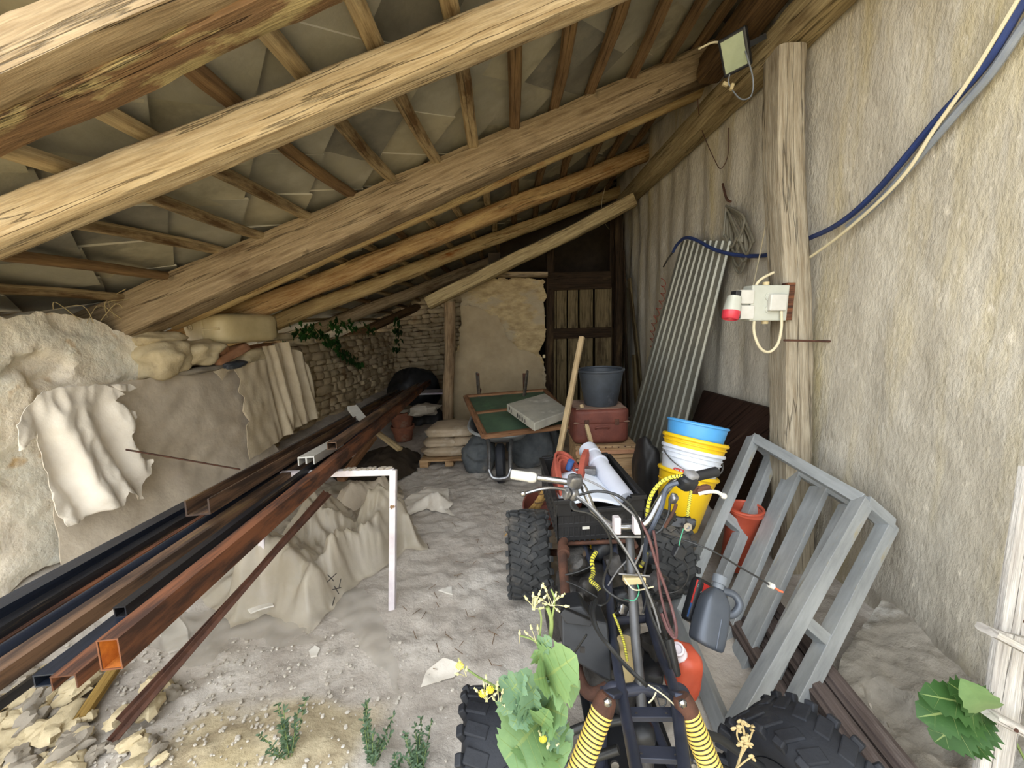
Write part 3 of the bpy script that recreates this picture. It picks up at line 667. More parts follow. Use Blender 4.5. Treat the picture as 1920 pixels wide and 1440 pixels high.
# ivy on the wall
def ivy(name, pts, n, spread, seed, label, x, size=(.05, .09)):
    rnd = random.Random(seed); T = thing(name, at(*pts[0], x=x), label, 'ivy')
    P = [at(*p, x=x+.03*rnd.random()) for p in pts]; b = MB(); b.tube(P, .005, 6, 5); b.build('stem', MT['stem_green'], T)
    sp = spline(P, 8); b = MB()
    for i in range(n):
        c = sp[rnd.randrange(len(sp))]+V((rnd.uniform(.02, .10), rnd.gauss(0, spread), rnd.gauss(0, spread*.6))); s = rnd.uniform(*size)
        R = axes((rnd.uniform(-.5, .5), 1, rnd.uniform(-.5, .5)), (rnd.uniform(-.6, .6), rnd.uniform(-.3, .3), -1))
        out = [(0, 0, 0), (-.35, -.3, .02), (-.62, .05, .06), (-.4, .25, .04), (-.45, .55, .08), (-.2, .6, .03), (0, 1.05, 0), (.2, .6, .03), (.45, .55, .08), (.4, .25, .04), (.62, .05, .06), (.35, -.3, .02)]
        vs = [c+R @ (V(p)*s) for p in out]+[c+R @ V((0, .35*s, -.03*s))]
        b.add(vs, [(k, (k+1) % 12, 12) for k in range(12)])
    b.build('leaves', MT['leaf_ivy'], T, smooth=False); return T
ivy('ivy', [(545, 625), (580, 618), (615, 640), (640, 665), (665, 685)], 120, .07, 1, 'dark ivy tumbling over the left wall right of the jerrycan', LX+.12)
ivy('ivy', [(615, 608), (650, 612), (690, 615)], 50, .09, 2, 'thin ivy strand running along the top of the left wall under the rafters', LX+.1)
ivy('ivy', [(738, 602), (742, 625), (738, 660)], 50, .1, 3, 'ivy tuft in the far corner where left and back stone walls meet', LX+.3, (.05, .1))
# dry grass under the thick beam
b = MB(); rnd = random.Random(4)
for i in range(9):
    p = at(150+i*13, 600+6*math.sin(i), x=-2.55); b.tube([p, p+V((rnd.uniform(-.05, .05), rnd.uniform(-.1, .1), .10)), p+V((rnd.uniform(-.1, .1), rnd.uniform(-.15, .15), rnd.uniform(.05, .2)))], .0022, 4, 4)
tag(b.build('dry_grass', MT['dry_stem']), 'dry grass stalks sticking up at the foot of the thickest beam', 'grass', kind='stuff')

# ---------------- steel bundle resting on the white frame
def steel(kind, n, f, zn, zf, w, h, m, label, name='steel_tube', inner=None, yf=6.4, roll=(0, 0, 1), t=.003):
    """n: pixel of near end seen at height zn, f: pixel of the far end seen at depth yf"""
    p = at(*n, z=zn); q = at(*f, y=yf)
    if n[0] <= 0: p = p.lerp(q, -.06)
    b = MB()
    if kind == 'tube': b.hollow(p, q, w, h, t, roll)
    elif kind == 'channel': b.hollow(p, q, w, h, t, roll, True)
    elif kind == 'round': b.tube([p, p.lerp(q, .5), q], w/2, 14)
    elif kind == 'angle':
        b.section([p, q], [(-w/2, -h/2), (w/2, -h/2), (w/2, -h/2+t), (-w/2+t, -h/2+t), (-w/2+t, h/2), (-w/2, h/2)], roll)
    elif kind == 'flat': b.bar(p, q, w, h, roll)
    return tag(b.build(name, MT[m] , smooth=kind == 'round', angle=30), label, 'steel profile', 'steel profiles lying in a long bundle')
steel('tube', (205, 1228), (806, 716), .86, .5, .042, .068, 'rust', 'rusty rectangular tube with an orange open mouth, topmost at the right of the bundle', yf=6.6)
o_ = bpy.data.objects['steel_tube']
b = MB(); p = at(205, 1228, z=.86); q = at(806, 716, y=6.6); d = (q-p).normalized(); b.bar(p+d*.004, p+d*.3, .034, .060); 
# inside rust, built as an inner lining so that the mouth reads orange
bb = MB(); a_, c_ = bb.frame(q-p, (0, 0, 1)); pr = [(-.0175, -.0305), (.0175, -.0305), (.0175, .0305), (-.0175, .0305)]
bb.section([p+d*.002, p+d*.5], pr, caps=False); L_ = tag(bb.build('inner_rust', MT['rust_orange'], o_, smooth=False), 'orange rust lining the mouth', None)
steel('channel', (120, 1280), (800, 717), .80, .47, .05, .032, 'rust', 'rusty open channel just left of the orange mouthed tube', 'steel_channel', roll=(0, 0, -1))
steel('tube', (84, 1276), (796, 718), .78, .46, .045, .028, 'blue_steel', 'dark bluish flat tube ending left of the rusty channel', yf=6.4)
steel('tube', (0, 1264), (788, 720), .78, .44, .05, .04, 'rust_brown', 'brown tube with ochre stains in the middle of the bundle', yf=6.4)
steel('round', (0, 1228), (780, 722), .79, .44, .042, .042, 'blue_steel', 'slim round dark blue pipe in the middle of the bundle', 'steel_pipe')
steel('tube', (0, 1208), (772, 725), .76, .44, .02, .02, 'rust', 'narrow rusty bar left of the round blue pipe')
steel('tube', (225, 1148), (790, 719), .80, .46, .03, .03, 'black_steel', 'thin black tube squeezed between the ochre stained tube and the flat bluish one', yf=6.4)
steel('channel', (370, 952), (752, 734), .86, .56, .085, .06, 'rust_brown', 'brown c-shaped profile whose cut end shows in the middle of the bundle', 'steel_channel', roll=(0, 0, 1), t=.006)
steel('tube', (0, 1180), (746, 732), .78, .44, .05, .035, 'black_steel', 'wide black tube second from the left edge of the bundle')
steel('tube', (0, 1146), (738, 736), .80, .46, .06, .04, 'blue_steel', 'wide blue black tube, leftmost and highest of the bundle')
steel('tube', (622, 836), (778, 726), .87, .56, .05, .04, 'rust_brown', 'short brown square tube lying on the bundle behind the white plastic strip', yf=5.2)
if 0: steel('tube', (255, 1130), (812, 712), .81, .5, .03, .03, 'black_steel', 'thin black tube squeezed beside the rusty tube with the orange mouth', yf=6.5)
steel('angle', (207, 1392), (612, 922), .02, .7, .03, .022, 'rust_dark', 'thin rusty angle bar slanting from the rubble up to the bundle', 'angle_bar', yf=2.05)
steel('angle', (222, 1352), (618, 925), .06, .68, .022, .02, 'rust_dark', 'shorter rusty angle bar lying close against the slanting one', 'angle_bar', yf=2.12)
steel('flat', (-20, 1335), (260, 1130), .74, .8, .012, .02, 'black_steel', 'thin black bar poking out at the lower left under the bundle', 'flat_bar', yf=1.2)
p, q = at(236, 843, x=LX+.34), at(450, 880, x=-2.0)
b = MB(); b.bar(p, q, .02, .008, (0, 0, 1)); tag(b.build('flat_bar', MT['rust_dark'], smooth=False), 'thin dark flat bar reaching from the torn white cloth to the bundle', 'steel profile')
# bits of white plastic and pale wood on the bundle
def strip(n, f, zn, zf, w, h, m, label, name, **k):
    p, q = at(*n, y=zn), at(*f, y=zf); b = MB(); b.section([p, q], [(-w/2, h/2), (-w/2, -h/2), (w/2, -h/2), (w/2, h/2), (w/2-.006, h/2), (w/2-.006, -h/2+.008), (.004, -h/2+.008), (.004, h/2-.005), (-.004, h/2-.005), (-.004, -h/2+.008), (-w/2+.006, -h/2+.008), (-w/2+.006, h/2)], (0, 0, -1)); return tag(b.build(name, MT[m], smooth=False), label, 'strip')
strip((574, 864), (632, 830), 1.98, 2.5, .085, .045, 'white_plastic', 'short white plastic profile lying on the bundle near the white frame', 'plastic_profile')
strip((660, 764), (688, 800), 3.6, 3.3, .085, .04, 'white_plastic', 'white plastic piece sticking up from the far part of the bundle', 'plastic_profile')
woodthing('wooden_batten', at(700, 806, y=3.7), at(750, 843, y=3.5), .06, .03, 'batten_pale', 'pale batten poking out right of the bundle above the debris', 'batten', seed=70, sq=.9, bend=.005, wob=.04)
woodthing('wooden_batten', at(640, 900, y=3.0), at(700, 820, y=3.6), .07, .04, 'frame_wood', 'brown batten slanting under the far part of the bundle', 'batten', seed=71, sq=.9, bend=.005, wob=.04)
# white steel frame carrying the bundle
W = thing('table_frame', (-.85, 1.9, 0), 'white painted steel table frame carrying the bundle of steel', 'table frame')
A = at(738, 884, z=.725); Bp = V((A.x-.75, A.y+.02, .725))
tw = .034
for p, q in ((A, Bp),):
    b = MB(); b.bar(p, q, tw, tw); b.build('rail', MT['white_paint'], W, bevel=.003)
foot = at(735, 1138, z=0)
for p, ft in ((A, foot), (Bp, Bp+V((0, -.1, 0)))):
    f_ = V((ft.x, ft.y, ground(ft.x, ft.y)-.01)); b = MB(); b.bar(p+V((0, 0, .01)), f_, tw, tw, (0, 1, 0)); b.build('leg', MT['white_paint'], W, bevel=.003)
b = MB(); rnd = random.Random(8)
for i in range(26): b.blob(A.lerp(Bp, rnd.random()*.35)+V((0, rnd.uniform(-.01, .01), .022)), (.03, .02, .012), rotm(0, 0, rnd.uniform(0, 90)), nu=6, nv=4, seed=i)
b.build('glue_crumbs', MT['rock_grey'], W)

# ---------------- crumpled plastic under the bundle
def segd(x, y, a, c):
    ax_, ay_ = c[0]-a[0], c[1]-a[1]; t = max(0, min(1, ((x-a[0])*ax_+(y-a[1])*ay_)/(ax_*ax_+ay_*ay_+1e-9))); return math.hypot(x-a[0]-ax_*t, y-a[1]-ay_*t)
def heap(name, px, hfn, m, label, cat, res=.022, sharp=.05, seed=0, jag=.015, g=None, wf=5):
    o = []
    for q in px:
        p = at(*q, z=.02) if len(q) == 2 else at(q[0], q[1], z=q[2]); o.append((p.x, p.y))
    rf = random.Random(seed*5+1); dirs = [(math.cos(q), math.sin(q), rf.uniform(.7, 1.3)*wf*k, rf.random(), k) for k, q in ((.9, rf.uniform(0, 3)), (1.3, rf.uniform(0, 3)), (2.1, rf.uniform(0, 3)), (3.2, rf.uniform(0, 3)), (4.6, rf.uniform(0, 3)))]
    def crease(x, y):
        wx_, wy_ = x+.16*N((x, y, 0), 2.4, seed), y+.16*N((x, y, 8), 2.4, seed); t = 0
        for c_, s_, f_, p_, k in dirs:
            m_ = sst(-.15, .25, N((x, y, k*5), 2.2, seed+1)); u_ = (wx_*c_+wy_*s_)*f_+p_; t += m_*(.5-abs(u_-math.floor(u_)-.5))*4/f_*wf*.22
        return t
    def fn(x, y):
        h = hfn(x, y)
        r = 1-abs(N((x, y, 0), wf, seed))*2; r2 = 1-abs(N((x+.3*N((x, y, 0), 3), y, 0), wf*2.2, seed+2))*2; r2 += .5*(1-abs(N((x+.2*N((x, y, 0), 5), y, 0), wf*5, seed+4))*2)
        ed_ = min(segd(x, y, o[i_], o[(i_+1) % len(o)]) for i_ in range(len(o))); ke = sst(0, .16, ed_); h *= ke; k = min(1, h/.10+.12)*(.25+.75*sst(0, .06, ed_))
        return (x+.03*N((x, y, 1), 6, seed), y+.03*N((x, y, 2), 6, seed), ground(x, y)+.012+h+k*(sharp*.45*r+sharp*.25*r2+sharp*1.9*crease(x, y))+.004)
    b = MB(); b.fill(o, res, fn, jag=jag); return tag(b.build(name, MT[m], angle=70), label, cat, g)
def bump_(cx, cy, rx, ry, h, rot=0):
    c, s = math.cos(rot), math.sin(rot)
    return lambda x, y: h*sst(1, .15, math.hypot(((x-cx)*c+(y-cy)*s)/rx, (-(x-cx)*s+(y-cy)*c)/ry))
hb_ = []
for (px, py, zz, rr, hh) in ((700, 1000, .3, .30, .40), (650, 1040, .2, .28, .30), (590, 1010, .2, .35, .36), (600, 1110, .1, .22, .20), (520, 1080, .15, .3, .34), (720, 960, .3, .3, .36), (470, 1120, .1, .26, .24), (760, 970, .15, .2, .22)):
    p = at(px, py, z=zz); hb_.append((p.x, p.y+.05, rr, hh))
def heapf(x, y): return max(h*sst(1, 0, math.hypot(x-a, y-c)/r) for a, c, r, h in hb_)*(.75+.5*abs(N((x, y, 0), 4)))+.03
heap('plastic_sheet', [(390, 1130), (430, 1170), (500, 1150), (575, 1186), (640, 1120), (672, 1085), (725, 1060), (760, 1030), (800, 1030), (770, 960), (745, 905), (690, 900), (600, 905), (520, 940), (420, 1000), (340, 1080)], heapf, 'film_milky', 'large crumpled milky plastic sheet heaped under the white table frame', 'plastic sheet', sharp=.085, seed=1, wf=4.6, res=.013)
heap('plastic_sheet', [(250, 1190), (330, 1240), (390, 1235), (440, 1185), (560, 1210), (620, 1195), (560, 1160), (440, 1130), (350, 1140)], lambda x, y: .0, 'film_clear', 'thin clear plastic film lying flat in front of the milky heap', 'plastic sheet', sharp=.012, seed=3)
heap('plastic_sheet', [(640, 1080), (700, 1120), (735, 1240), (760, 1300), (700, 1240), (660, 1180), (620, 1150)], lambda x, y: .0, 'film_clear', 'narrow strip of clear film trailing on the dust below the white leg', 'plastic sheet', sharp=.012, seed=4)
heap('white_rag', [(742, 945), (775, 925), (800, 908), (836, 915), (850, 940), (838, 952), (852, 965), (800, 950), (770, 962)], bump_(-.68, 3.0, .3, .22, .09), 'cloth_white', 'crumpled white rag on the dust right of the plastic heap', 'rag', sharp=.04, seed=5, res=.018, wf=7)
heap('brown_rag', [(590, 960), (640, 930), (700, 905), (740, 900), (760, 930), (700, 960), (640, 985)], bump_(-1.2, 3.0, .6, .4, .16), 'tarp_dusty', 'dirty brown rag bunched behind the milky plastic heap', 'rag', sharp=.05, seed=6)
heap('debris_heap', [(600, 880), (680, 850), (740, 830), (790, 850), (780, 880), (745, 900), (700, 900), (640, 905)], bump_(-1.2, 3.9, .6, .45, .14), 'void_earth', 'dark heap of leaves and dirt between the bundle and the sacks', 'debris', sharp=.05, seed=7, wf=6)
# two strokes of handwriting on the sheet
b = MB()
mk = [[(615, 1078), (627, 1090)], [(632, 1075), (614, 1092)], [(640, 1085), (636, 1104)], [(628, 1120), (640, 1132), (634, 1142), (624, 1136), (628, 1122)], [(624, 1106), (640, 1102)], [(628, 1100), (636, 1114)]]
HS = bpy.data.objects['plastic_sheet']; ms = HS.data; ho = V(HS['_o'])
from mathutils.bvhtree import BVHTree
bt = BVHTree.FromPolygons([v.co+ho for v in ms.vertices], [list(p.vertices) for p in ms.polygons])
for s in mk:
    P = []
    for a_, c_ in s:
        h_ = bt.ray_cast(EYE, ray(a_, c_).normalized()); 
        if h_[0]: P.append(h_[0]+V((0, -.004, .004)))
    if len(P) > 1: b.tube(P, .0022, 5, 4)
if b.v: b.build('ink_mark', MT['ink'], HS)
# ---------------- rubble at the mouth, left
rnd = random.Random(12); protos = []
for k in range(5):
    b = MB(); b.blob((0, 0, .0), (.075, .055, .035), e=3, nu=12, nv=8, wob=.3, seed=k+40); o = b.build('rubble_stone', MT['rock_pale' if k % 3 else 'rock_grey'], angle=30); o['_p'] = 1; protos.append(o)
used = [0]*5; cnt = 0
for i in range(700):
    if cnt >= 150: break
    px, py = rnd.uniform(-40, 330), rnd.uniform(1280, 1450)
    if px > 140 and rnd.random() < .75: continue
    p = at(px, py, z=.02); k = rnd.randrange(5)
    o = protos[k] if not used[k] else protos[k].copy()
    if used[k]: C.objects.link(o)
    used[k] = 1; s = rnd.choice([.35, .5, .6, .8, 1.0, 1.3])*rnd.uniform(.8, 1.15)
    o.location = (p.x, p.y, ground(p.x, p.y)+.006*s+.004); o.scale = (s, s, s); o.rotation_euler = (rnd.uniform(-.3, .3), rnd.uniform(-.3, .3), rnd.uniform(0, 6.3))
    tag(o, ('large ' if s > .95 else 'middling ' if s > .55 else 'small ')+('pale yellowish' if k % 3 else 'grey')+' rubble piece '+('near the frame edge in the lower left corner' if px < 90 else 'on the soil below the orange mouthed tube' if px < 200 else 'beside the slanting rusty angle bar'), 'stone', 'rubble stones at the lower left'); cnt += 1
b = MB(); rnd = random.Random(13)
for i in range(800):
    px, py = rnd.gauss(330, 260), rnd.uniform(1180, 1450)
    p = at(px, py, z=.01)
    if p.y < .3: continue
    s = rnd.choice([.006, .008, .010, .014]); b.blob((p.x, p.y, ground(p.x, p.y)+s*.3+.004), (s*1.4, s, s*.8), rotm(0, 0, rnd.uniform(0, 180)), nu=6, nv=4, seed=i)
tag(b.build('gravel', MT['gravel_grey'], angle=30), 'fine pale gravel strewn over the dust near the mouth of the shed', 'gravel', kind='stuff')
def chip(pts, z, m, label, name='plaster_shard', t=.008, cat='shard'):
    P = [at(*p, z=z) for p in pts]; b = MB(); b.fill([(p.x, p.y) for p in P], .02, lambda x, y: (x, y, ground(x, y)+.012+.008*N((x, y, 0), 8)+z), jag=.004, thick=(0, 0, -t)); return tag(b.build(name, MT[m], angle=40), label, cat)
chip([(70, 1385), (132, 1322), (146, 1335), (140, 1350), (100, 1390)], .01, 'rock_grey', 'long flat grey stone shard at the lower left beside the yellow stick', 'stone_slab', .02, 'stone')
chip([(292, 1180), (330, 1150), (352, 1180), (355, 1215), (315, 1222)], .0, 'chip_white', 'white plaster shard lying below the rusty tube')
chip([(788, 1288), (800, 1255), (832, 1236), (870, 1250), (850, 1268), (812, 1278)], .0, 'cloth_white', 'torn white foil scrap on the dust left of the flowering plant', 'foil_scrap', .002, 'scrap')
chip([(822, 1112), (848, 1106), (850, 1118), (836, 1117)], .0, 'chip_white', 'small white triangular shard in the middle of the dusty floor')
chip([(578, 1218), (590, 1208), (600, 1216), (594, 1228), (582, 1228)], .0, 'chip_white', 'small white lump left of the trailing film strip')
chip([(462, 1140), (510, 1128), (512, 1136), (470, 1148)], .05, 'chip_white', 'narrow white flake lying on the milky plastic heap')
woodthing('wooden_stick', at(150, 1350, z=.025), at(222, 1245, z=.03), .04, .035, 'yellow_wood', 'short yellowish stick lying on the rubble under the rusty tube', 'stick', seed=72, sq=.4, bend=.005, wob=.05)
b = MB(); rnd = random.Random(15)
for i in range(46):
    px, py = rnd.uniform(760, 950), rnd.uniform(930, 1250); p = at(px, py, z=.01); L_ = rnd.uniform(.02, .07); a_ = rnd.uniform(0, 6.3); d = V((math.cos(a_), math.sin(a_), 0))*L_
    b.tube([(p.x, p.y, ground(p.x, p.y)+.014), (p.x+d.x, p.y+d.y, ground(p.x, p.y)+.02)], .0016, 4)
tag(b.build('twig_litter', MT['twig']), 'small dark twigs strewn over the grey dust', 'twigs', kind='stuff')
# ================================================================ REAR AND RIGHT SIDE
# ---------------- sacks on a pallet
def sack(c, size, rz_, label, seed):
    b = MB(); b.blob((0, 0, 0), size, None, e=3.2, nu=30, nv=16, wob=.07, seed=seed)
    for i, p in enumerate(b.v):
        x, y = p.x/size[0]*2, p.y/size[1]*2; k = 1-.75*sst(.72, 1, abs(x)); p.z *= k; p.z += .008*N((x*3, y*3, seed), 1.5, seed)-.018*x*x
    R = rotm(0, 0, rz_)
    for i in range(len(b.v)): b.v[i] = R @ b.v[i] + V(c)
    return tag(b.build('cement_sack', MT['sack_paper'], angle=80), label, 'sack')
sx0 = at(842, 870, z=.06); SX, SY = sx0.x-.01, 4.12
sack((SX, SY, .155), (.66, .44, .12), 1, 'dusty brown paper sack, lowest of the stack left of the wheelbarrow', 1)
sack((SX-.10, SY+.0, .25), (.40, .42, .11), 3, 'short brown sack at the left in the middle layer of the sack stack', 2)
sack((SX+.19, SY+.0, .25), (.38, .42, .11), -3, 'short brown sack at the right in the middle layer of the sack stack', 3)
sack((SX+.02, SY+.02, .355), (.60, .46, .13), -6, 'plump dusty sack on top of the sack stack', 4)
P = thing('pallet', (SX, SY, 0), 'low dusty wooden pallet under the stack of sacks', 'pallet')
for i in range(4): b = MB(); b.box((SX, SY-.21+.14*i, .082), (.62, .11, .02)); b.build('board', MT['crate_wood'], P, bevel=.003)
for x in (-.27, 0, .27): b = MB(); b.box((SX+x, SY, .04), (.09, .5, .065)); b.build('block', MT['crate_wood'], P, bevel=.003)
b = MB(); b.blob(at(795, 768, y=4.7), (.34, .3, .14), None, e=3, nu=16, nv=10, wob=.25, seed=3); tag(b.build('stone', MT['rock_grey']), 'grey stone lump with moss behind the top sack at the foot of the log post', 'stone')
# ---------------- wheelbarrow
WB = thing('wheelbarrow', (-.19, 3.45, 0), 'grey wheelbarrow seen from the front, standing between sacks and crate', 'wheelbarrow')
wx = at(940, 905, z=.02).x; wy = 3.45
b = MB(); b.lathe((wx-.04, wy, .185), (1, 0, 0), [(.10, -.0), (.165, .0), (.185, .015), (.185, .065), (.165, .08), (.10, .08)], 36)
T_ = b.build('tyre', MT['rubber_dark'], WB)
b = MB(); b.lathe((wx-.03, wy, .185), (1, 0, 0), [(.02, 0), (.11, .0), (.11, .06), (.02, .06)], 28); b.build('rim', MT['steel'], WB)
b = MB(); rx = [at(899, 822, y=3.62).x, at(985, 815, y=3.62).x]
for s_, x in ((-1, wx-.10), (1, wx+.10)):
    b.tube([(x*1.0+s_*.22, 4.85, .86), (x+s_*.15, 4.3, .62), (x+s_*.04, 3.7, .46), (x, 3.42, .34), (x-s_*.005, 3.27, .20)], .019, 10, 6)
b.tube([(wx-.10, 3.27, .20), (wx-.06, 3.24, .13), (wx+.06, 3.24, .13), (wx+.10, 3.27, .20)], .019, 10, 5)
b.build('tubular_frame', MT['steel'], WB)
for s_ in (-1, 1):
    h0 = at(898 if s_ < 0 else 984, 735, y=4.75); h1 = at(896 if s_ < 0 else 983, 700, y=4.8)
    b = MB(); b.tube([(wx+s_*.28, 4.7, .68), h0, h1], .02, 10, 5); b.build('handle', MT['rust_dark'], WB)
    b = MB(); b.tube([(wx+s_*.2, 4.2, .58), (wx+s_*.22, 4.2, .0)], .015, 8); b.build('leg', MT['steel'], WB)
b = MB()
def ring(cy, z, rx_, ry_, n=40, pw=2.6):
    out = []
    for i in range(n):
        q = 2*math.pi*i/n; c, d = math.cos(q), math.sin(q); m = (abs(c)**pw+abs(d)**pw)**(-1/pw); out.append(V((wx+.03+c*m*rx_, cy+d*m*ry_, z)))
    return out
rings = [ring(3.82, .515, .34, .60), ring(3.82, .525, .33, .59), ring(3.9, .42, .28, .44), ring(3.95, .33, .22, .32), ring(3.95, .325, .01, .01)]
vs = [p for r in rings for p in r]; n = 40
b.add(vs, [(k*n+i, k*n+(i+1) % n, (k+1)*n+(i+1) % n, (k+1)*n+i) for k in range(4) for i in range(n)])
b.build('tray', MT['galvanised'], WB, solid=.004)
b = MB(); b.tube(rings[0]+[rings[0][0]], .013, 8); b.build('tray_rim', MT['galvanised'], WB)
# green framed panel on it
fp = [at(873, 744, z=.66), at(1022, 732, z=.66), at(1082, 797, z=.58), at(908, 818, z=.53)]
def quad(P, u, v): return P[0].lerp(P[1], u).lerp(P[3].lerp(P[2], u), v)
GP = thing('framed_panel', quad(fp, .5, .5)-V((0, 0, .02)), 'old wooden frame with green felt panels lying on the wheelbarrow', 'frame')
nrm = (fp[1]-fp[0]).cross(fp[3]-fp[0]).normalized(); nrm = nrm if nrm.z > 0 else -nrm
for a_, c_ in (((0, 0), (1, 0)), ((1, 0), (1, 1)), ((1, 1), (0, 1)), ((0, 1), (0, 0))):
    b = MB(); p, q = quad(fp, *a_), quad(fp, *c_); b.log(p, q, .055, .04, sq=.95, n=16, wob=.03, bend=.004, seed=3, hint=nrm); b.build('rail', MT['frame_wood'], GP, angle=50)
b = MB(); b.log(quad(fp, 0, .5), quad(fp, 1, .47), .045, .03, sq=.9, wob=.05, bend=.004, seed=8, hint=nrm); b.build('mid_rail', MT['frame_wood'], GP, angle=50)
for v0, v1 in ((.02, .48), (.5, .98)):
    b = MB(); Q = [quad(fp, .02, v0), quad(fp, .98, v0), quad(fp, .98, v1), quad(fp, .02, v1)]; b.add([p-nrm*.004 for p in Q]+[p-nrm*.012 for p in Q], [(0, 1, 2, 3), (7, 6, 5, 4), (0, 4, 5, 1), (1, 5, 6, 2), (2, 6, 7, 3), (3, 7, 4, 0)]); b.build('felt_panel', MT['green_felt'], GP, smooth=False)
# wrapped tile pack
tp = [at(950, 757, z=.74), at(1022, 737, z=.75), at(1068, 768, z=.71), at(1002, 793, z=.69)]
TPk = thing('tile_pack', tp[0].lerp(tp[2], .5)-V((0, 0, .09)), 'flat square pack of tiles in clear grey wrap lying on the green framed panel', 'package')
b = MB(); dn = nrm*-.075; b.add(tp+[p+dn for p in tp], [(3, 2, 1, 0), (4, 5, 6, 7), (0, 1, 5, 4), (1, 2, 6, 5), (2, 3, 7, 6), (3, 0, 4, 7)]); o = b.build('wrapped_tiles', MT['grey_wrap'], TPk, smooth=False, bevel=.008)
b = MB(); fd = (tp[3]-tp[0]); on = fd.cross(V((0, 0, 1))).normalized(); on = on if on.y < 0 else -on
for i, (u, hgt, wd) in enumerate([(.12, .3, .03), (.2, .5, .02), (.44, .5, .030), (.53, .5, .028), (.61, .5, .026), (.70, .55, .018)]):
    c = tp[0]+fd*u+dn*hgt+on*.003; d1 = fd.normalized(); d2 = V(dn).normalized()
    b.add([c+d1*math.cos(q*.7854)*wd*.5+d2*math.sin(q*.7854)*.022 for q in range(8)], [tuple(range(8))])
b.build('printed_mark', MT['ink'], TPk, smooth=False)
# dark cloths behind the wheelbarrow
def drape(c, size, m, label, name='dark_cloth', seed=0, wob=.35, cat='cloth'):
    b = MB(); b.blob((0, 0, 0), size, None, e=2.2, nu=60, nv=36, wob=.12, seed=seed)
    for i, p in enumerate(b.v):
        k = 1-abs(N(p, 5.5/max(size)*.6, seed))*2; k2 = 1-abs(N(p, 13/max(size)*.6, seed+2))*2
        p *= 1+wob*.42*k+wob*.22*k2; p.z = max(p.z, -size[2]*.46)
    for i in range(len(b.v)): b.v[i] = b.v[i]+V(c)
    return tag(b.build(name, MT[m], angle=80), label, cat)
drape((wx-.24, 3.86, .13), (.32, .34, .34), 'dark_cloth', 'dark grey crumpled cloth between sack stack and wheelbarrow', seed=2)
drape((wx+.34, 4.0, .2), (.5, .5, .5), 'dark_cloth', 'dark grey crumpled cloth bundle right of the wheelbarrow wheel', seed=3)
drape(at(800, 790, y=6.0)+V((0, 0, -.05)), (.65, .6, .6), 'black_bag', 'dark rubbish bag behind the log post', 'rubbish_bag', 4, .2, 'bag')
drape(at(775, 715, y=7.2)+V((0, 0, -.25)), (.9, .6, .9), 'black_bag', 'dark bundled tarp at the deep end where the steel bundle ends', 'dark_tarp', 5, .2, 'tarp')
b = MB(); p, q = at(790, 735, y=6.4), at(826, 735, y=6.4); b.box(p.lerp(q, .5), (.5, .35, .03)); tag(b.build('white_shelf', MT['white_paint'], bevel=.004), 'white board edge glimpsed left of the log post', 'board')
# flower pots
def pot(c, r, h, label):
    T = thing('flower_pot', c, label, 'flower pot'); b = MB(); b.lathe(c, (0, 0, 1), [(r*.7, 0), (r*.92, h*.75), (r*.92, h*.76), (r, h*.76), (r, h), (r*.93, h), (r*.86, h*.5)], 32); b.build('body', MT['terracotta'], T); b = MB(); b.tube([V(c)+V((math.cos(k/16*6.2832)*r, math.sin(k/16*6.2832)*r, h*.98)) for k in range(17)], .008, 6); b.build('rim', MT['terracotta'], T); return T
pc = at(757, 822, z=.02); pot((pc.x, pc.y, .0), .15, .2, 'terracotta flower pot, bottom of the pair behind the steel bundle'); pot((pc.x, pc.y, .19), .17, .2, 'terracotta flower pot, top of the pair behind the steel bundle')
b = MB(); b.tube([(pc.x, pc.y, .40), (pc.x, pc.y, .44)], .15, 24); tag(b.build('pot_lid', MT['rock_grey']), 'round grey disc lying on the upper flower pot', 'disc')

# ---------------- crate stack: wooden crate, suitcase, bucket
c0 = at(1128, 840, y=3.0); CX = c0.x
bt_ = .49
WC = thing('wooden_crate', (CX+.02, 3.2, 0), 'tall pale plywood box standing on the floor under the red suitcase', 'crate')
b = MB(); b.box((CX+.03, 3.2, bt_/2-.02), (.47, .42, bt_)); b.build('body', MT['crate_wood'], WC, smooth=False, bevel=.004)
b = MB(); b.box((CX+.03, 3.2, bt_-.025), (.49, .44, .03)); b.build('lid', MT['crate_wood'], WC, smooth=False, bevel=.004)
b = MB(); b.box((CX+.03, 2.984, bt_-.07), (.485, .01, .03)); b.build('paper_edge', MT['brick'], WC, smooth=False)
b = MB()
for i in range(9): b.lathe((CX-.18+.052*i, 2.978, bt_-.03+.006*(i % 2)), (0, -1, 0), [(.006, 0), (.005, .003), (0, .004)], 8)
b.build('nail_heads', MT['rust_dark'], WC)
SC = thing('suitcase', (CX, 3.2, bt_), 'dusty red brown suitcase lying between plywood box and black bucket', 'suitcase')
s0 = bt_-.005
def rbox(b, c, size, e=9): b.blob(c, size, None, e=e, nu=44, nv=24, wob=0)
b = MB(); rbox(b, (CX, 3.2, s0+.11), (.45, .42, .22)); b.build('lower_shell', MT['suitcase_red'], SC, angle=60)
b = MB(); rbox(b, (CX, 3.2, s0+.225), (.455, .43, .13)); b.build('lid', MT['suitcase_red'], SC, angle=60)
b = MB(); b.tube([(CX-.222, 2.995, s0+.185), (CX+.222, 2.995, s0+.185)], .006, 6); b.build('seam', MT['suitcase_dust'], SC)
for x in (-1, 1): b = MB(); b.box((CX+x*.12, 2.984, s0+.185), (.035, .01, .05)); b.build('clasp', MT['rust_dark'], SC, bevel=.002)
b = MB(); b.tube([(CX-.05, 2.985, s0+.13), (CX-.045, 2.965, s0+.15), (CX+.045, 2.965, s0+.15), (CX+.05, 2.985, s0+.13)], .006, 6, 4); b.build('handle', MT['suitcase_red'], SC)
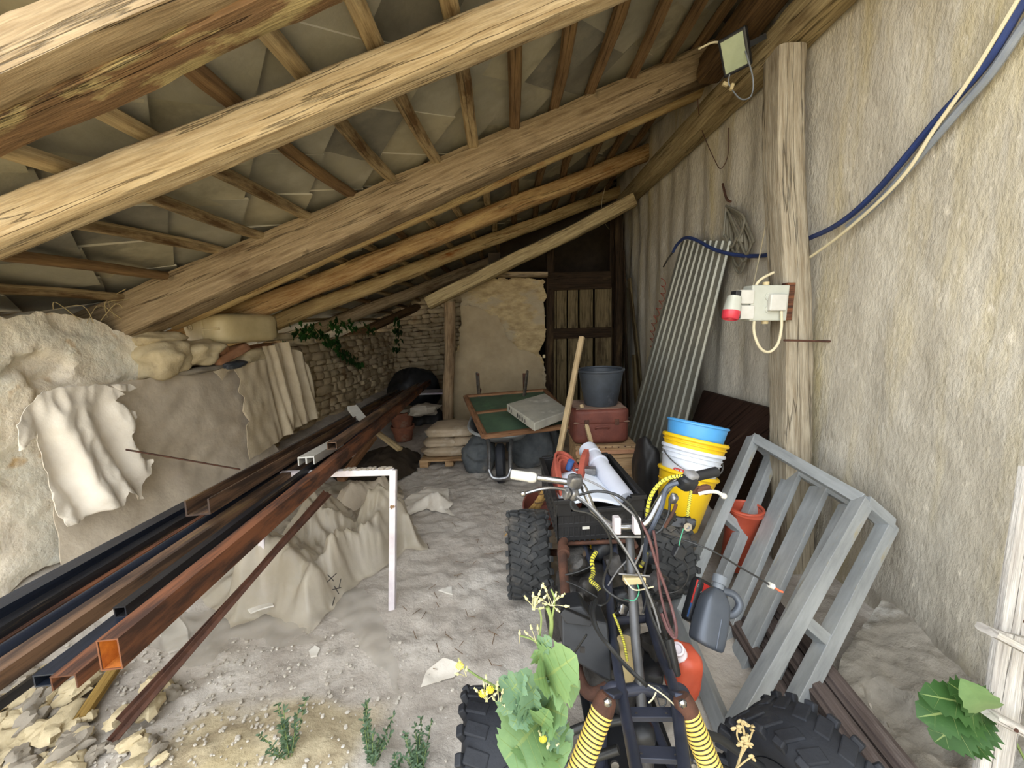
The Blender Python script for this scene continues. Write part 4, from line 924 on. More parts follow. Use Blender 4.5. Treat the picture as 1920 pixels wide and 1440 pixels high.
b = MB(); b.fill([(CX-.205, 3.01), (CX+.205, 3.01), (CX+.205, 3.38), (CX-.205, 3.38)], .04, lambda x, y: (x, y, s0+.2925+.003*N((x, y, 0), 9)), jag=.02, thick=(0, 0, -.004)); b.build('dust_layer', MT['suitcase_dust'], SC, angle=60)
def bucket(name, c, axis, r0_, r1, h, m, label, rim=.012, bands=(), handle=None, rimmat=None, hm='steel'):
    T = thing(name, c, label, 'bucket'); b = MB()
    t = .004; b.lathe(c, axis, [(r0_-.004, 0), (r0_, .004), (r0_+(r1-r0_)*.9, h*.9), (r1, h), (r1-t, h), (r0_+(r1-r0_)*.9-t, h*.9), (r0_-t, .008), (.001, .008)], 48); b.build('body', MT[m], T, angle=50)
    ax = V(axis).normalized(); a_, c_ = b.frame(ax, (0, 1, .01)); C_ = V(c)
    def rg(r, hh, rr, mm, nm):
        b = MB(); b.tube([C_+ax*hh+(a_*math.cos(k/36*6.28318)+c_*math.sin(k/36*6.28318))*r for k in range(37)], rr, 8); b.build(nm, MT[mm], T)
    rg(r1, h, rim, rimmat or m, 'rim')
    for (hh, rr, mm) in bands: rg(r0_+(r1-r0_)*hh/h+.002, hh, rr, mm, 'band')
    if handle:
        b = MB(); hd = handle; pts = []
        for k in range(17):
            q = math.pi*k/16; s1 = math.cos(q); s2 = math.sin(q)
            pts.append(C_+ax*(h*.93)+hd[0]*s1*(r1+.006)+hd[1]*s2*(r1+.01)*hd[2]+ax*s2*hd[3])
        b.tube(pts, .0032, 6); b.build('handle', MT[hm], T)
    return T
bc = V((CX+.035, 3.18, s0+.294))
bucket('bucket', bc, (0, 0, 1), .135, .185, .29, 'bucket_black', 'dusty black builders bucket standing on the red suitcase', handle=(V((1, 0, 0)), V((0, 1, 0)), .98, .02), rim=.011)
# long stick leaning
p, q = at(1048, 850, y=2.75), at(1092, 632, y=3.05)
p = p.lerp(q, -.62)
woodthing('broom_handle', p, q, .042, .036, 'handle_wood', 'pale wooden stick leaning against the red suitcase', 'stick', seed=80, sq=.3, wob=.05, bend=.01)
woodthing('wooden_batten', at(1108, 830, y=2.9), at(1090, 760, y=3.1), .03, .03, 'handle_wood', 'thin batten leaning at the left side of the plywood box', 'batten', seed=81, sq=.6, wob=.04, bend=.005)
# ---------------- black plastic crate with its contents, standing on the quad's rear
K = [at(1036, 905, z=.84), at(1195, 935, z=.80)]
KC = V((.31, 1.745, .575)); KW, KD, KH = .36, .50, .21; KR = rotm(0, 0, 3)
def kp(x, y, z): return KC + KR @ V((x*KW/2, y*KD/2, z*KH))
KT = thing('plastic_crate', KC, 'black plastic fruit crate full of odds and ends behind the handlebar', 'crate')
b = MB(); b.bar(kp(-.96, 0, .02), kp(.96, 0, .02), KD*.96, .012, (0, 0, 1)); b.build('bottom', MT['crate_black'], KT, smooth=False)
for sgn in (-1, 1):   # long sides
    b = MB()
    for z in (.12, .42, .72, ): b.bar(kp(sgn, -1, z), kp(sgn, 1, z), .008, .022, (0, 0, 1))
    for i in range(13): y = -1+2*i/12; b.bar(kp(sgn, y, 0), kp(sgn, y, .8), .01, .008, (0, 1, 0))
    b.bar(kp(sgn*1.02, -1.02, .86), kp(sgn*1.02, 1.02, .86), .022, .018); b.build('side', MT['crate_black'], KT, smooth=False, bevel=.002)
for sgn in (-1, 1):
    b = MB()
    for z in (.08, .36, .6): b.bar(kp(-1, sgn, z), kp(1, sgn, z), .008, .02, (0, 0, 1))
    for i in range(17): x = -1+2*i/16; b.bar(kp(x, sgn, 0), kp(x, sgn, .62), .008, .008, (1, 0, 0))
    b.box(kp(0, sgn, .3), (KW*.98, .004, KH*.55), KR)
    # raised corners, lowered middle
    for xs_ in (-1, 1): b.box(kp(xs_*.84, sgn, .72), (KW*.16, .012, KH*.30), KR)
    b.bar(kp(-1, sgn*1.02, .88), kp(-.7, sgn*1.02, .88), .02, .02); b.bar(kp(.7, sgn*1.02, .88), kp(1, sgn*1.02, .88), .02, .02)
    b.bar(kp(-.7, sgn*1.02, .88), kp(-.52, sgn*1.02, .66), .02, .02); b.bar(kp(.7, sgn*1.02, .88), kp(.52, sgn*1.02, .66), .02, .02); b.bar(kp(-.52, sgn*1.02, .66), kp(.52, sgn*1.02, .66), .02, .016)
    b.build('end_wall', MT['crate_black'], KT, smooth=False, bevel=.002)
b = MB(); b.box(kp(-.35, -1.03, .3), (.03, .002, .012), KR); b.build('sticker', MT['white_plastic'], KT, smooth=False)
def band_loop(pts, w_, m, name, label, cat, t=.006, k=8, hint=(0, 0, 1)):
    b = MB(); b.section(spline(pts, k), [(-t/2, -w_/2), (t/2, -w_/2), (t/2, w_/2), (-t/2, w_/2)], hint); return tag(b.build(name, MT[m], angle=50), label, cat)
FH = thing('canvas_hose', kp(-.5, .2, .4), 'rolled red canvas fire hose lying in the left of the black crate', 'hose')
for j, (dx, s_) in enumerate([(0, 1), (.0, .85), (.0, .7)]):
    b = MB(); pts = [kp(-.82, -.55, .45), kp(-.86, -.1, .85), kp(-.75, .45, 1.05), kp(-.45, .55, 1.0), kp(-.25, .2, .85), kp(-.15, -.1, .65)]
    c_ = kp(-.5, 0, .6); pts = [c_+(p-c_)*s_ for p in pts]; b.section(spline(pts, 8), [(-.045, -.005), (.045, -.005), (.045, .005), (-.045, .005)], KR @ V((1, .25, 0))); b.build('hose_layer', MT['red_canvas'], FH, angle=60)
b = MB(); b.section(spline([kp(-.5, -.7, .5), kp(-.2, -.2, .8), kp(.02, .25, 1.0), kp(.22, .55, 1.08)], 8), [(-.04, -.012), (.04, -.012), (.04, .012), (-.04, .012)], KR @ V((1, -.6, 0))); b.build('hose_end', MT['red_canvas'], FH, angle=60)
PV = thing('drain_pipe', kp(.6, 0, .5), 'light grey plastic drain pipe lying in the right of the black crate', 'pipe')
p, q = kp(.74, -.72, .62), kp(.44, .62, .98); b = MB(); d = (q-p).normalized(); b.lathe(p, d, [(.045, 0), (.045, .36), (.050, .365), (.051, .43), (.047, .432), (.045, .40), (.04, .2)], 32); b.build('tube', MT['pvc_grey'], PV)
b = MB(); b.lathe(q-d*.06, d, [(.053, 0), (.053, .012)], 32); b.build('seal_ring', MT['pvc_grey'], PV)
b = MB()
vs = []; n = 14
for i in range(n+1):
    for j in range(11):
        u, v_ = i/n, j/10; p = kp(-.86+1.45*u, -.92+1.1*v_, .62+.30*math.sin(math.pi*min(1, u*.9+.1))*(.6+.4*v_)); vs.append(p)
b.add(vs, [(i*11+j, i*11+j+1, (i+1)*11+j+1, (i+1)*11+j) for i in range(n) for j in range(10)])
tag(b.build('plastic_cover', MT['panel_white'], solid=.006), 'white curved plastic cover filling the front of the black crate', 'cover')
b = MB(); b.box(kp(.02, .12, .93), (.10, .045, .03), KR @ rotm(0, 0, -12)); tag(b.build('door_lock', MT['steel'], bevel=.003), 'small metal lock case lying on the white cover in the black crate', 'lock')
b = MB(); b.lathe(kp(-.42, .2, .95), (.3, -.3, 1), [(.0, 0), (.016, 0), (.016, .05), (0, .052)], 14); tag(b.build('blue_bottle', MT['label_blue']), 'small blue bottle sitting inside the red canvas hose roll', 'bottle')
# broom of straw leaning behind the left rear tyre
BR = thing('straw_broom', at(1000, 960, y=2.15), 'straw broom head leaning behind the left rear tyre', 'broom')
pb_, pm, ptp = at(975, 1002, z=.18), at(1012, 940, z=.42), at(1030, 900, z=.55)
b = MB(); rnd = random.Random(5)
for i in range(170):
    a_ = rnd.uniform(0, 6.28); r_ = rnd.uniform(0, .028); r2_ = rnd.uniform(.0, .06); o1 = V((math.cos(a_), math.sin(a_)*.5, .1)); b.tube([ptp+o1*r_*.4, pm+o1*r_, pb_+o1*r2_+V((rnd.uniform(-.05, .01), 0, rnd.uniform(-.03, .03)))], .0022, 4, 3)
b.build('bristles', MT['straw'], BR)
b = MB(); 
for t_ in (.35, .75): c_ = pm.lerp(ptp, t_-.3); b.tube([c_+V((math.cos(k/12*6.28)*.035, math.sin(k/12*6.28)*.03, math.cos(k/12*6.28)*.01)) for k in range(13)], .003, 5)
b.build('binding', MT['twig'], BR)
b = MB(); b.tube([ptp, ptp+(ptp-pm)*1.2+V((.02, .05, 0))], .012, 8); b.build('handle', MT['handle_wood'], BR)
b = MB(); b.lathe(at(1025, 985, z=.16)+V((.0, .1, 0)), (0, -.5, 1), [(.10, 0), (.15, .12), (.155, .14), (.145, .14), (.09, .01)], 32); tag(b.build('plastic_bowl', MT['suitcase_red']), 'maroon plastic bowl behind the straw broom', 'bowl')
# ---------------- corrugated sheet leaning on the right wall
tl, tr_, bl, br_ = at(1283, 446, x=1.62), at(1376, 448, x=1.66), at(1188, 815, x=1.25), at(1262, 830, x=1.35)
ct = V((1.63, 3.62, 2.20)); 
A0, A1 = at(1279, 450, x=1.64), at(1372, 452, x=1.66)
B0 = at(1176, 812, x=1.28); dirn = (B0-A0); B0 = A0+dirn*((.02-A0.z)/dirn.z); B1 = at(1300, 745, x=1.45); dirn = (B1-A1); B1 = A1+dirn*((.02-A1.z)/dirn.z)
b = MB(); prof = []; nrib = 9
off = (A1-A0).cross(B0-A0).normalized(); off = off if off.x < 0 else -off
for i in range(nrib):
    for t_, h_ in ((0, 0), (.62, 0), (.70, 1), (.84, 1), (.92, 0)): prof.append(((i+t_)/nrib, h_*.014))
prof.append((1, 0)); vs = []; M_ = 30
for j in range(M_+1):
    for u, h_ in prof: vs.append(A0.lerp(A1, u).lerp(B0.lerp(B1, u), j/M_)+off*h_)
n = len(prof); b.add(vs, [(j*n+i, j*n+i+1, (j+1)*n+i+1, (j+1)*n+i) for j in range(M_) for i in range(n-1)])
tag(b.build('corrugated_sheet', MT['corrugated'], smooth=False, solid=.002), 'tall grey corrugated metal sheet leaning against the right wall', 'metal sheet')
# brown board behind the frame
P4 = [at(1318, 732, x=1.66), at(1452, 768, x=1.66)]
b = MB(); hgt = .95; dwn = V((-.22, 0, -.9)).normalized(); vs = [P4[0], P4[1], P4[1]+dwn*hgt, P4[0]+V((0, .12, 0))+dwn*hgt]; th = V((.016, 0, .003)); b.add(vs+[p+th for p in vs], [(0, 1, 2, 3), (7, 6, 5, 4), (0, 4, 5, 1), (1, 5, 6, 2), (2, 6, 7, 3), (3, 7, 4, 0)])
tag(b.build('brown_board', MT['brown_board'], smooth=False), 'dark brown board leaning between corrugated sheet and wooden post', 'board')
# black bag beside the plywood box
drape(at(1210, 900, y=2.75), (.16, .3, .62), 'black_bag', 'black bag hanging limp between plywood box and corrugated sheet', 'black_bag', 8, .18, 'bag')
# buckets
ax = (at(1318, 806, y=2.35)-at(1262, 995, y=2.05)); ax = V((ax.x+.0, .12, ax.z)).normalized()
bb = at(1268, 985, y=2.0); ax = V((.215, .14, .8)).normalized()
bucket('bucket', bb, ax, .108, .150, .30, 'bucket_yellow', 'yellow plastic bucket, lowest of the tilted bucket stack', bands=((.24, .004, 'bucket_yellow'),))
b2 = bb+ax*.13; T2 = bucket('bucket', b2, ax, .118, .155, .30, 'bucket_white', 'white paint bucket stuck inside the lowest yellow bucket', bands=((.25, .004, 'bucket_white'), (.275, .004, 'bucket_white')), handle=(V((1, 0, -.2)).normalized(), V((0, -1, 0)), 1.02, -.06))
b3 = bb+ax*.20; bucket('bucket', b3, ax, .122, .162, .29, 'bucket_yellow', 'yellow bucket whose rim shows between the white and the blue bucket', bands=((.265, .005, 'bucket_yellow'),))
b4 = bb+ax*.33; ax4 = (ax+V((-.0, 0, .12))).normalized(); bucket('bucket', b4, ax4, .12, .155, .25, 'bucket_blue', 'light blue bucket on top of the tilted bucket stack', rim=.007)
def lettering(body, size, mtl, origin, tx, ty, parent, extr=.0008, bold=.0015):
    cu = bpy.data.curves.new('lettering', 'FONT'); cu.body = body; cu.size = size; cu.extrude = extr; cu.offset = bold
    tmp = bpy.data.objects.new('lettering', cu); me = bpy.data.meshes.new_from_object(tmp); bpy.data.objects.remove(tmp)
    tz = tx.cross(ty).normalized(); b = MB(); b.add([origin+tx*v.co.x+ty*v.co.y+tz*v.co.z for v in me.vertices], [tuple(p.vertices) for p in me.polygons]); return b.build('lettering', MT[mtl], parent, smooth=False)
fr = V((-.62, -.78, 0)); fr = (fr-ax*fr.dot(ax)).normalized(); tv = ax.cross(fr).normalized()
tl_ = lettering('STIC', .042, 'label_red', b2+ax*.165+fr*.1445-tv*.045, tv, ax, T2)
# ---------------- galvanised cage frame leaning
D_ = at(1268, 1150, z=.02); C_ = at(1366, 1388, z=.02); A_ = at(1413, 822, x=1.46)
uu = A_-D_; vv = C_-D_; nn_ = uu.cross(vv).normalized(); nn_ = nn_ if nn_.x > 0 else -nn_
T3 = .16; GF = thing('steel_cage', D_.lerp(C_, .5), 'galvanised steel cage with wide slats leaning against the right wall', 'steel frame')
B_ = at(1618, 940, x=1.56)
def gp(u, v, n): return D_.lerp(C_, v).lerp(A_.lerp(B_, v), u)+nn_*n
tw = .056
def gb(nm, p, q, w_=tw, h_=tw, hint=None, bev=.002): b = MB(); b.bar(p, q, w_, h_, hint or nn_); return b.build(nm, MT['galvanised'], GF, smooth=False, bevel=bev)
for v in (0, 1): gb('side_member', gp(0, v, 0), gp(1, v, 0))
for u in (0, 1): gb('cross_member', gp(u, 0, 0), gp(u, 1, 0))
for v in (0, 1): gb('side_member', gp(0, v, T3), gp(1, v, T3))
for u in (0, 1): gb('cross_member', gp(u, 0, T3), gp(u, 1, T3)); 
for u in (0, 1):
    for v in (0, 1): gb('spacer', gp(u, v, 0), gp(u, v, T3), tw, tw, uu)
for v in (.25, .5, .75): gb('slat', gp(.02, v, T3), gp(.98, v, T3), .095, .03)
for (u, v) in ((.52, 0), (.45, 1)):
    gb('bracket', gp(u, v, .02)+vv.normalized()*(.0), gp(u, v, T3*.9), .05, .05, uu)
b = MB(); rnd = random.Random(3)
for (u, v, n_) in ((1, 1, 0), (1, .98, .02), (.52, .0, .05), (.45, 1, .05)):
    for i in range(8): b.blob(gp(u+rnd.uniform(-.02, .02), v+rnd.uniform(-.03, .03), n_+rnd.uniform(-.026, -.02)), (.012, .012, .008), nu=6, nv=4, seed=i)
b.build('weld_bead', MT['weld'], GF)
# stack of brown profile boards on the floor
p0, p1 = at(1528, 1246, z=.05), at(1705, 1475, z=.05)
d = (p1-p0).normalized(); sd_ = d.cross(V((0, 0, 1))).normalized(); sd_ = sd_ if sd_.x < 0 else -sd_
k = 0
for i, (a_, z_, e_) in enumerate([(0, .085, 0), (.085, .085, .02), (.03, .03, .05), (.12, .03, .08), (.2, .03, .12)]):
    b = MB(); q0 = p0+sd_*a_+d*(-.35-e_+.12*i % .2); q1 = p1+sd_*a_+d*.5; q0.z = z_+ground(q0.x, q0.y)*.3; q1.z = z_
    pr = [(-.038, -.02), (.038, -.02), (.038, .012), (.022, .012), (.018, .022), (-.018, .022), (-.022, .012), (-.038, .012)]
    b.section([q0, q1], pr, (0, 0, 1)); tag(b.build('profile_board', MT['stack_board'], smooth=False, bevel=.002), ['brown grooved board nearest the wall on top of the floor stack', 'brown grooved board second from the wall on top of the floor stack', 'grooved board under the top ones of the floor stack, nearest the wall', 'grooved board in the lower layer of the floor stack, in its middle', 'grooved board in the lower layer of the floor stack, nearest the quad bike'][i], 'board', 'brown profile boards on the floor')
# concrete slab leaning at the wall
def slabp(px, py):
    d = ray(px, py); return EYE+d*((.03-.34*1.2-H)/(d.z-.34*d.x))
o = [slabp(*p) for p in [(1655, 1122), (1712, 1160), (1752, 1205), (1838, 1282), (1920, 1350), (1990, 1500), (1720, 1500), (1672, 1430), (1600, 1360), (1556, 1290), (1580, 1230), (1615, 1180)]]
o = [(p.x, p.y) for p in o]; hc = slabp(1712, 1345)
def sf(x, y):
    r = .016*N((x, y, 0), 3)+.014*N((x, y, 0), 11)+.009*N((x, y, 0), 26)+.005*N((x, y, 0), 50); dd = math.hypot((x-hc.x)/.075, (y-hc.y)/.15)+.3*N((x, y, 0), 6); return (x, y, .03+.34*(x-1.2)+r-.06*sst(1, .8, dd))
b = MB(); b.fill(o, .014, sf, jag=.008, thick=(0, 0, -.07)); tag(b.build('concrete_slab', MT['concrete'], angle=60), 'broken rough concrete slab with a hollow, lying at the foot of the right wall', 'slab')
# picket frame at the right edge
PK = thing('picket_fence_piece', at(1860, 1400, y=.75), 'weathered whitish pallet like wooden lattice at the lower right edge', 'lattice')
def pk(n, f, zc0, zc1, w_, h_, seed): b = MB(); b.log(dp(*n, zc0), dp(*f, zc1), w_, h_, sq=.92, wob=.04, bend=.004, seed=seed, n=16, seg=16, hint=rt); b.build('slat', MT['picket_wood'], PK, angle=50)
pk((1856, 1480), (1900, 1190), .98, 1.02, .022, .085, 1)
pk((1898, 1185), (1945, 880), 1.04, 1.06, .022, .085, 2)
pk((1850, 1180), (1960, 1238), .95, .95, .045, .02, 3)
pk((1852, 1338), (1960, 1395), .93, .93, .042, .02, 4)
b = MB()
for p in ((1918, 1035), (1893, 1152), (1894, 1202), (1874, 1348)): b.lathe(dp(*p, .93 if p[1] > 1160 else 1.0)-fw*.03, -fw, [(.005, 0), (.004, .003), (0, .0035)], 8)
b.build('nail_heads', MT['rust_dark'], PK)
# ================================================================ QUAD BIKE
Q = thing('quad_bike', (.33, 1.35, 0), 'stripped black quad bike without bodywork, bare frame, engine and yellow shock absorbers, facing the camera', 'quad bike')
def wheel(c, r, w_, yaw, m, seed, lug, nm='tyre'):
    ax = V((math.cos(yaw), math.sin(yaw), 0)); b = MB(); n = 56
    prof = [(r*.52, -w_*.36), (r*.66, -w_*.48), (r*.86, -w_*.5), (r*.955, -w_*.42), (r*.975, -w_*.2), (r*.98, 0), (r*.975, w_*.2), (r*.955, w_*.42), (r*.86, w_*.5), (r*.66, w_*.48), (r*.52, w_*.36)]
    b.lathe(c, ax, prof, n); T = b.build(nm, MT[m], Q, angle=50)
    b = MB(); c = V(c); t0 = ax.cross(V((0, 0, 1))).normalized(); up_ = V((0, 0, 1))
    N_ = 22
    for i in range(N_):
        for s_, du, tilt in ((-1, -.26, 24), (1, .26, -24), (-1, -.06, 30), (1, .06, -30)) if lug else ((-1, -.22, 18), (1, .22, -18)):
            a_ = 2*math.pi*(i+(.5 if s_ > 0 else 0)+(.25 if abs(du) < .1 else 0))/N_
            rad = t0*math.cos(a_)+up_*math.sin(a_); tan = ax.cross(rad)
            R = Matrix((ax, tan, rad)).transposed() @ rotm(0, 0, tilt)
            lw = w_*(.24 if lug else .36); zz = .022 if lug else .010; 
            b.box(c+ax*du*w_*1.25+rad*(r*(.985 if abs(du) < .1 else .968)), (lw, .030 if lug else .036, zz), R)
            if abs(du) > .2: b.box(c+ax*s_*w_*.47+rad*r*.90, (.02, .028, .05), Matrix((ax, tan, rad)).transposed() @ rotm(0, s_*28, 0))
    b.build('tread', MT[m], T, smooth=False, bevel=.004)
    b = MB(); b.lathe(c, ax, [(.02, -w_*.3), (r*.5, -w_*.34), (r*.54, -w_*.4), (r*.54, w_*.4), (r*.5, w_*.34), (.02, w_*.2)], 36); b.build('rim', MT['black_plastic'], T)
    b = MB(); b.lathe(c+ax*w_*-.36, ax, [(.001, -.01), (.03, -.01), (.035, .06)], 16); b.build('hub', MT['steel'], T)
wheel(at(987, 1066, y=1.74)+V((0, .18, 0))*1 + V((0, 0, 0)), .225, .21, 0, 'rubber', 1, True) if 0 else None
wheel((.025, 1.96, .225), .225, .215, 0, 'rubber', 1, True)
wheel((.74, 1.93, .225), .225, .215, 0, 'rubber', 2, True)
wheel((-.10, .90, .215), .215, .18, math.radians(3), 'rubber_dark', 3, False)
wheel((.735, .85, .20), .20, .18, math.radians(24), 'rubber_dark', 4, False)
def P3(*a): return [dp(*p) for p in a]
def qt(nm, pts, r, m, smooth=6, n=12, parent=None): b = MB(); b.tube(pts, r, n, smooth); return b.build(nm, MT[m], parent or Q)
# main frame
FL_ = P3((1128, 1010, 1.85), (1140, 1080, 1.5), (1147, 1172, 1.28), (1166, 1300, 1.0), (1196, 1460, .77))
FR_ = P3((1205, 1080, 1.65), (1216, 1153, 1.38), (1240, 1230, 1.16), (1263, 1290, 1.02), (1286, 1460, .77))
qt('frame_tube', FL_, .014, 'frame_paint'); qt('frame_tube', FR_, .014, 'frame_paint')
qt('frame_tube', P3((1150, 1165, 1.31), (1212, 1160, 1.37)), .013, 'frame_paint', 0)
qt('frame_tube', P3((1165, 1290, 1.02), (1138, 1300, 1.05), (1128, 1400, 1.12), (1120, 1500, 1.2)), .014, 'frame_paint')
qt('frame_tube', P3((1262, 1290, 1.02), (1285, 1305, 1.05), (1290, 1400, 1.12), (1292, 1500, 1.2)), .014, 'frame_paint')
qt('frame_tube', P3((1128, 1300, 1.06), (1205, 1290, 1.07), (1290, 1305, 1.06)), .016, 'frame_paint', 0)
lower = lambda x, y, z: V((x, y, z))
for s_, x in ((-1, .20), (1, .42)):
    qt('frame_tube', [V((x, .62, .34)), V((x, .75, .20)), V((x-.02*s_, 1.2, .18)), V((x, 1.7, .22)), V((x, 1.92, .42)), V((x, 1.95, .55))], .014, 'frame_paint')
for y in (.8, 1.15, 1.6): qt('frame_tube', [V((.20, y, .2)), V((.42, y, .2))], .012, 'frame_paint', 0)
# rear rack that carries the crate
for s_, x in ((-1, .16), (1, .46)):
    qt('rack_tube', [V((x, 1.46, .562)), V((x, 1.75, .562)), V((x, 2.02, .562)), V((x*.6+.12, 2.1, .40))], .011, 'rust_dark', 5)
for y in (1.5, 1.75, 1.98): qt('rack_tube', [V((.16, y, .562)), V((.46, y, .562))], .010, 'rust_dark', 0)
qt('frame_tube', [V((.27, 1.42, .50)), V((.25, 1.6, .555))], .012, 'frame_paint', 0); qt('frame_tube', [V((.38, 1.45, .50)), V((.40, 1.6, .555))], .012, 'frame_paint', 0)
# cross brackets at the nose
for (a_, c_, z_) in (((1176, 1336), (1264, 1336), .955), ((1182, 1410), (1284, 1414), .835)):
    p, q = dp(*a_, z_), dp(*c_, z_); b = MB(); b.bar(p, q, .030, .004, up); b.bar(p-up*.012, q-up*.012, .004, .02, up)
    R = b.build('nose_bracket', MT['frame_paint'], Q, smooth=False, bevel=.001)
    b = MB()
    for t_ in (.18, .82): b.lathe(p.lerp(q, t_)-fw*.004+up*.001, -fw, [(.004, 0), (.004, .003)], 10)
    b.build('bolt_hole', MT['ink'], R)
# steering stem and handlebar
qt('steering_stem', P3((1180, 1000, 1.22), (1190, 1180, 1.12), (1199, 1270, 1.08), (1207, 1380, 1.02)), .0135, 'stem_steel', 4)
b = MB(); b.blob(dp(1207, 1375, 1.02), (.06, .06, .06), nu=20, nv=12, wob=.05); b.build('steering_joint', MT['black_plastic'], Q)
qt('drive_shaft', P3((1207, 1380, 1.04), (1215, 1470, 1.0)), .02, 'engine_metal', 0)
HB = P3((1008, 896, 1.23), (1058, 903, 1.22), (1088, 908, 1.20), (1101, 930, 1.18), (1116, 962, 1.17), (1150, 986, 1.17), (1196, 986, 1.17), (1216, 975, 1.17), (1237, 938, 1.18), (1256, 911, 1.19), (1276, 899, 1.20), (1345, 884, 1.22))
hb = qt('handlebar', HB, .0105, 'chrome', 5)
b = MB(); g0, g1 = dp(958, 889, 1.24), dp(1010, 897, 1.23); d = (g1-g0).normalized(); b.lathe(g0, d, [(.013, 0), (.0155, .003), (.0155, .055), (.0175, .060), (.0165, .075), (.012, .083)], 18); b.build('grip', MT['white_plastic'], Q)
b = MB(); g0, g1 = dp(1345, 884, 1.22), dp(1288, 897, 1.20); d = (g1-g0).normalized(); b.lathe(g0, d, [(.013, 0), (.016, .003), (.0155, .09), (.018, .1)], 18); b.build('grip', MT['black_plastic'], Q)
def lever(pts, m, nm='brake_lever'):
    L_ = qt(nm, P3(*pts), .0055, m, 5, 8); b = MB(); b.blob(dp(*pts[-1]), (.017, .017, .017), nu=12, nv=8, wob=0); b.build('ball_end', MT[m], L_); return L_
lever([(1066, 920, 1.17), (1040, 915, 1.16), (1012, 917, 1.15), (981, 926, 1.14)], 'chrome')
lever([(1310, 926, 1.16), (1330, 922, 1.15), (1345, 923, 1.15), (1357, 930, 1.15)], 'white_plastic')
for (px, py, s_, m, nm) in ((1078, 903, (.045, .035, .045), 'steel', 'lever_perch'), (1062, 925, (.02, .035, .035), 'steel', 'lever_perch'), (1076, 926, (.025, .035, .035), 'steel', 'lever_perch'), (1288, 905, (.055, .045, .045), 'black_plastic', 'throttle_housing'), (1296, 893, (.04, .035, .03), 'cable_grey', 'throttle_cap'), (1263, 935, (.022, .022, .03), 'steel', 'throttle_screw')):
    b = MB(); b.blob(dp(px, py, 1.17), s_, rotm(20, 10, 15), e=4, nu=18, nv=12, wob=.08, seed=px); b.build(nm, MT[m], Q)
# clamp blocks and plate
for px in (1156, 1193): b = MB(); b.box(dp(px, 984, 1.15), (.02, .03, .05), Matrix((rt, fw, up)).transposed()); b.build('clamp_block', MT['white_paint'], Q, bevel=.003)
b = MB(); b.box(dp(1176, 1003, 1.18), (.10, .035, .008), Matrix((rt, fw, up)).transposed()); b.build('clamp_plate', MT['steel'], Q, bevel=.002)
b = MB(); b.box(dp(1189, 1086, 1.15), (.062, .03, .02), Matrix((rt, fw, up)).transposed() @ rotm(0, 0, 4)); b.build('stem_bracket', MT['cream_plastic'], Q, bevel=.003)
qt('stem_bracket_bolt', P3((1160, 1076, 1.14), (1218, 1080, 1.14)), .003, 'steel', 0)
# shock absorbers
for s_, (top, bot) in enumerate((((1137, 1312, .94), (1080, 1460, .90)), ((1281, 1314, .94), (1342, 1462, .90)))):
    p, q = dp(*top), dp(*bot); d = (q-p).normalized(); L_ = (q-p).length
    sh = qt('shock_absorber', [p, q+d*.03], .011, 'steel', 0)
    b = MB(); prof = [(.012, .022)]; n = 15
    for i in range(n):
        h = .024+(L_-.024)*i/n; k = (L_-.024)/n; prof += [(.0205, h), (.0262, h+k*.22), (.0272, h+k*.5), (.0262, h+k*.78), (.0205, h+k*.98)]
    b.lathe(p, d, prof, 32); b.build('spring_sleeve', MT['yellow_shock'], sh, angle=60)
    b = MB()
    for i in range(n):
        h = .024+(L_-.024)*i/n; b.lathe(p, d, [(.0225, h-.0017), (.0262, h-.0008), (.0262, h+.0008), (.0225, h+.0017)], 24)
    b.build('groove_shade', MT['ink'], sh)  # ink rings paint in the shade of the grooves between the ribs
    b = MB(); b.lathe(p, d, [(.018, -.012), (.024, -.004), (.027, .022), (.026, .03)], 24); b.build('spring_seat', MT['rust_dark'], sh)
    b = MB(); bp_ = dp(top[0]+(2 if s_ == 0 else -2), top[1]+3, .905); b.lathe(bp_, -fw, [(.010, 0), (.010, .006), (.006, .009), (0, .010)], 6); b.build('bolt', MT['chrome'], sh)
    b = MB(); b.bar(p-d*.01, dp(1168 if s_ == 0 else 1262, 1296, 1.02), .03, .012, up); b.build('shock_mount', MT['frame_paint'], Q, bevel=.003)
# suspension arms
for a_ in (((1165, 1350, 1.02), (1094, 1362, 1.04), (1010, 1396, 1.06)), ((1160, 1405, .98), (1085, 1430, 1.0), (1010, 1450, 1.02)), ((1275, 1360, 1.0), (1350, 1385, 1.02), (1430, 1440, 1.02)), ((1285, 1405, .98), (1350, 1440, .98), (1440, 1480, 1.0))):
    qt('control_arm', P3(*a_), .011, 'cable_black', 0)
for px, py in ((1152, 1432), (1298, 1436)): b = MB(); b.lathe(dp(px, py, .93), -fw, [(.010, 0), (.010, .006), (0, .008)], 12); b.build('bolt', MT['steel'], Q)
# engine
b = MB(); b.blob((.27, 1.50, .34), (.27, .36, .26), e=4, nu=36, nv=22, wob=.12, seed=2); b.build('crankcase', MT['engine_metal'], Q)
EC = thing  # noqa
b = MB(); c0 = V((.22, 1.52, .40)); axc = V((-.05, -.18, 1)).normalized()
for i in range(7): b.lathe(c0+axc*(.018*i), axc, [(.055, 0), (.075, .001), (.075, .006), (.055, .007)], 28)
b.lathe(c0, axc, [(.052, 0), (.052, .13), (.03, .14)], 24); b.build('cylinder', MT['engine_metal'], Q, angle=40)
b = MB(); b.box((.31, 1.22, .15), (.26, 1.1, .012)); b.build('added_dark_plate', MT['black_plastic'], Q, bevel=.004)  # invented dark plate, added to darken the view by hiding bright floor
b = MB(); b.blob((.31, 1.25, .27), (.20, .30, .18), e=4, nu=30, nv=18, wob=.16, seed=12); b.build('gearbox', MT['engine_metal'], Q)
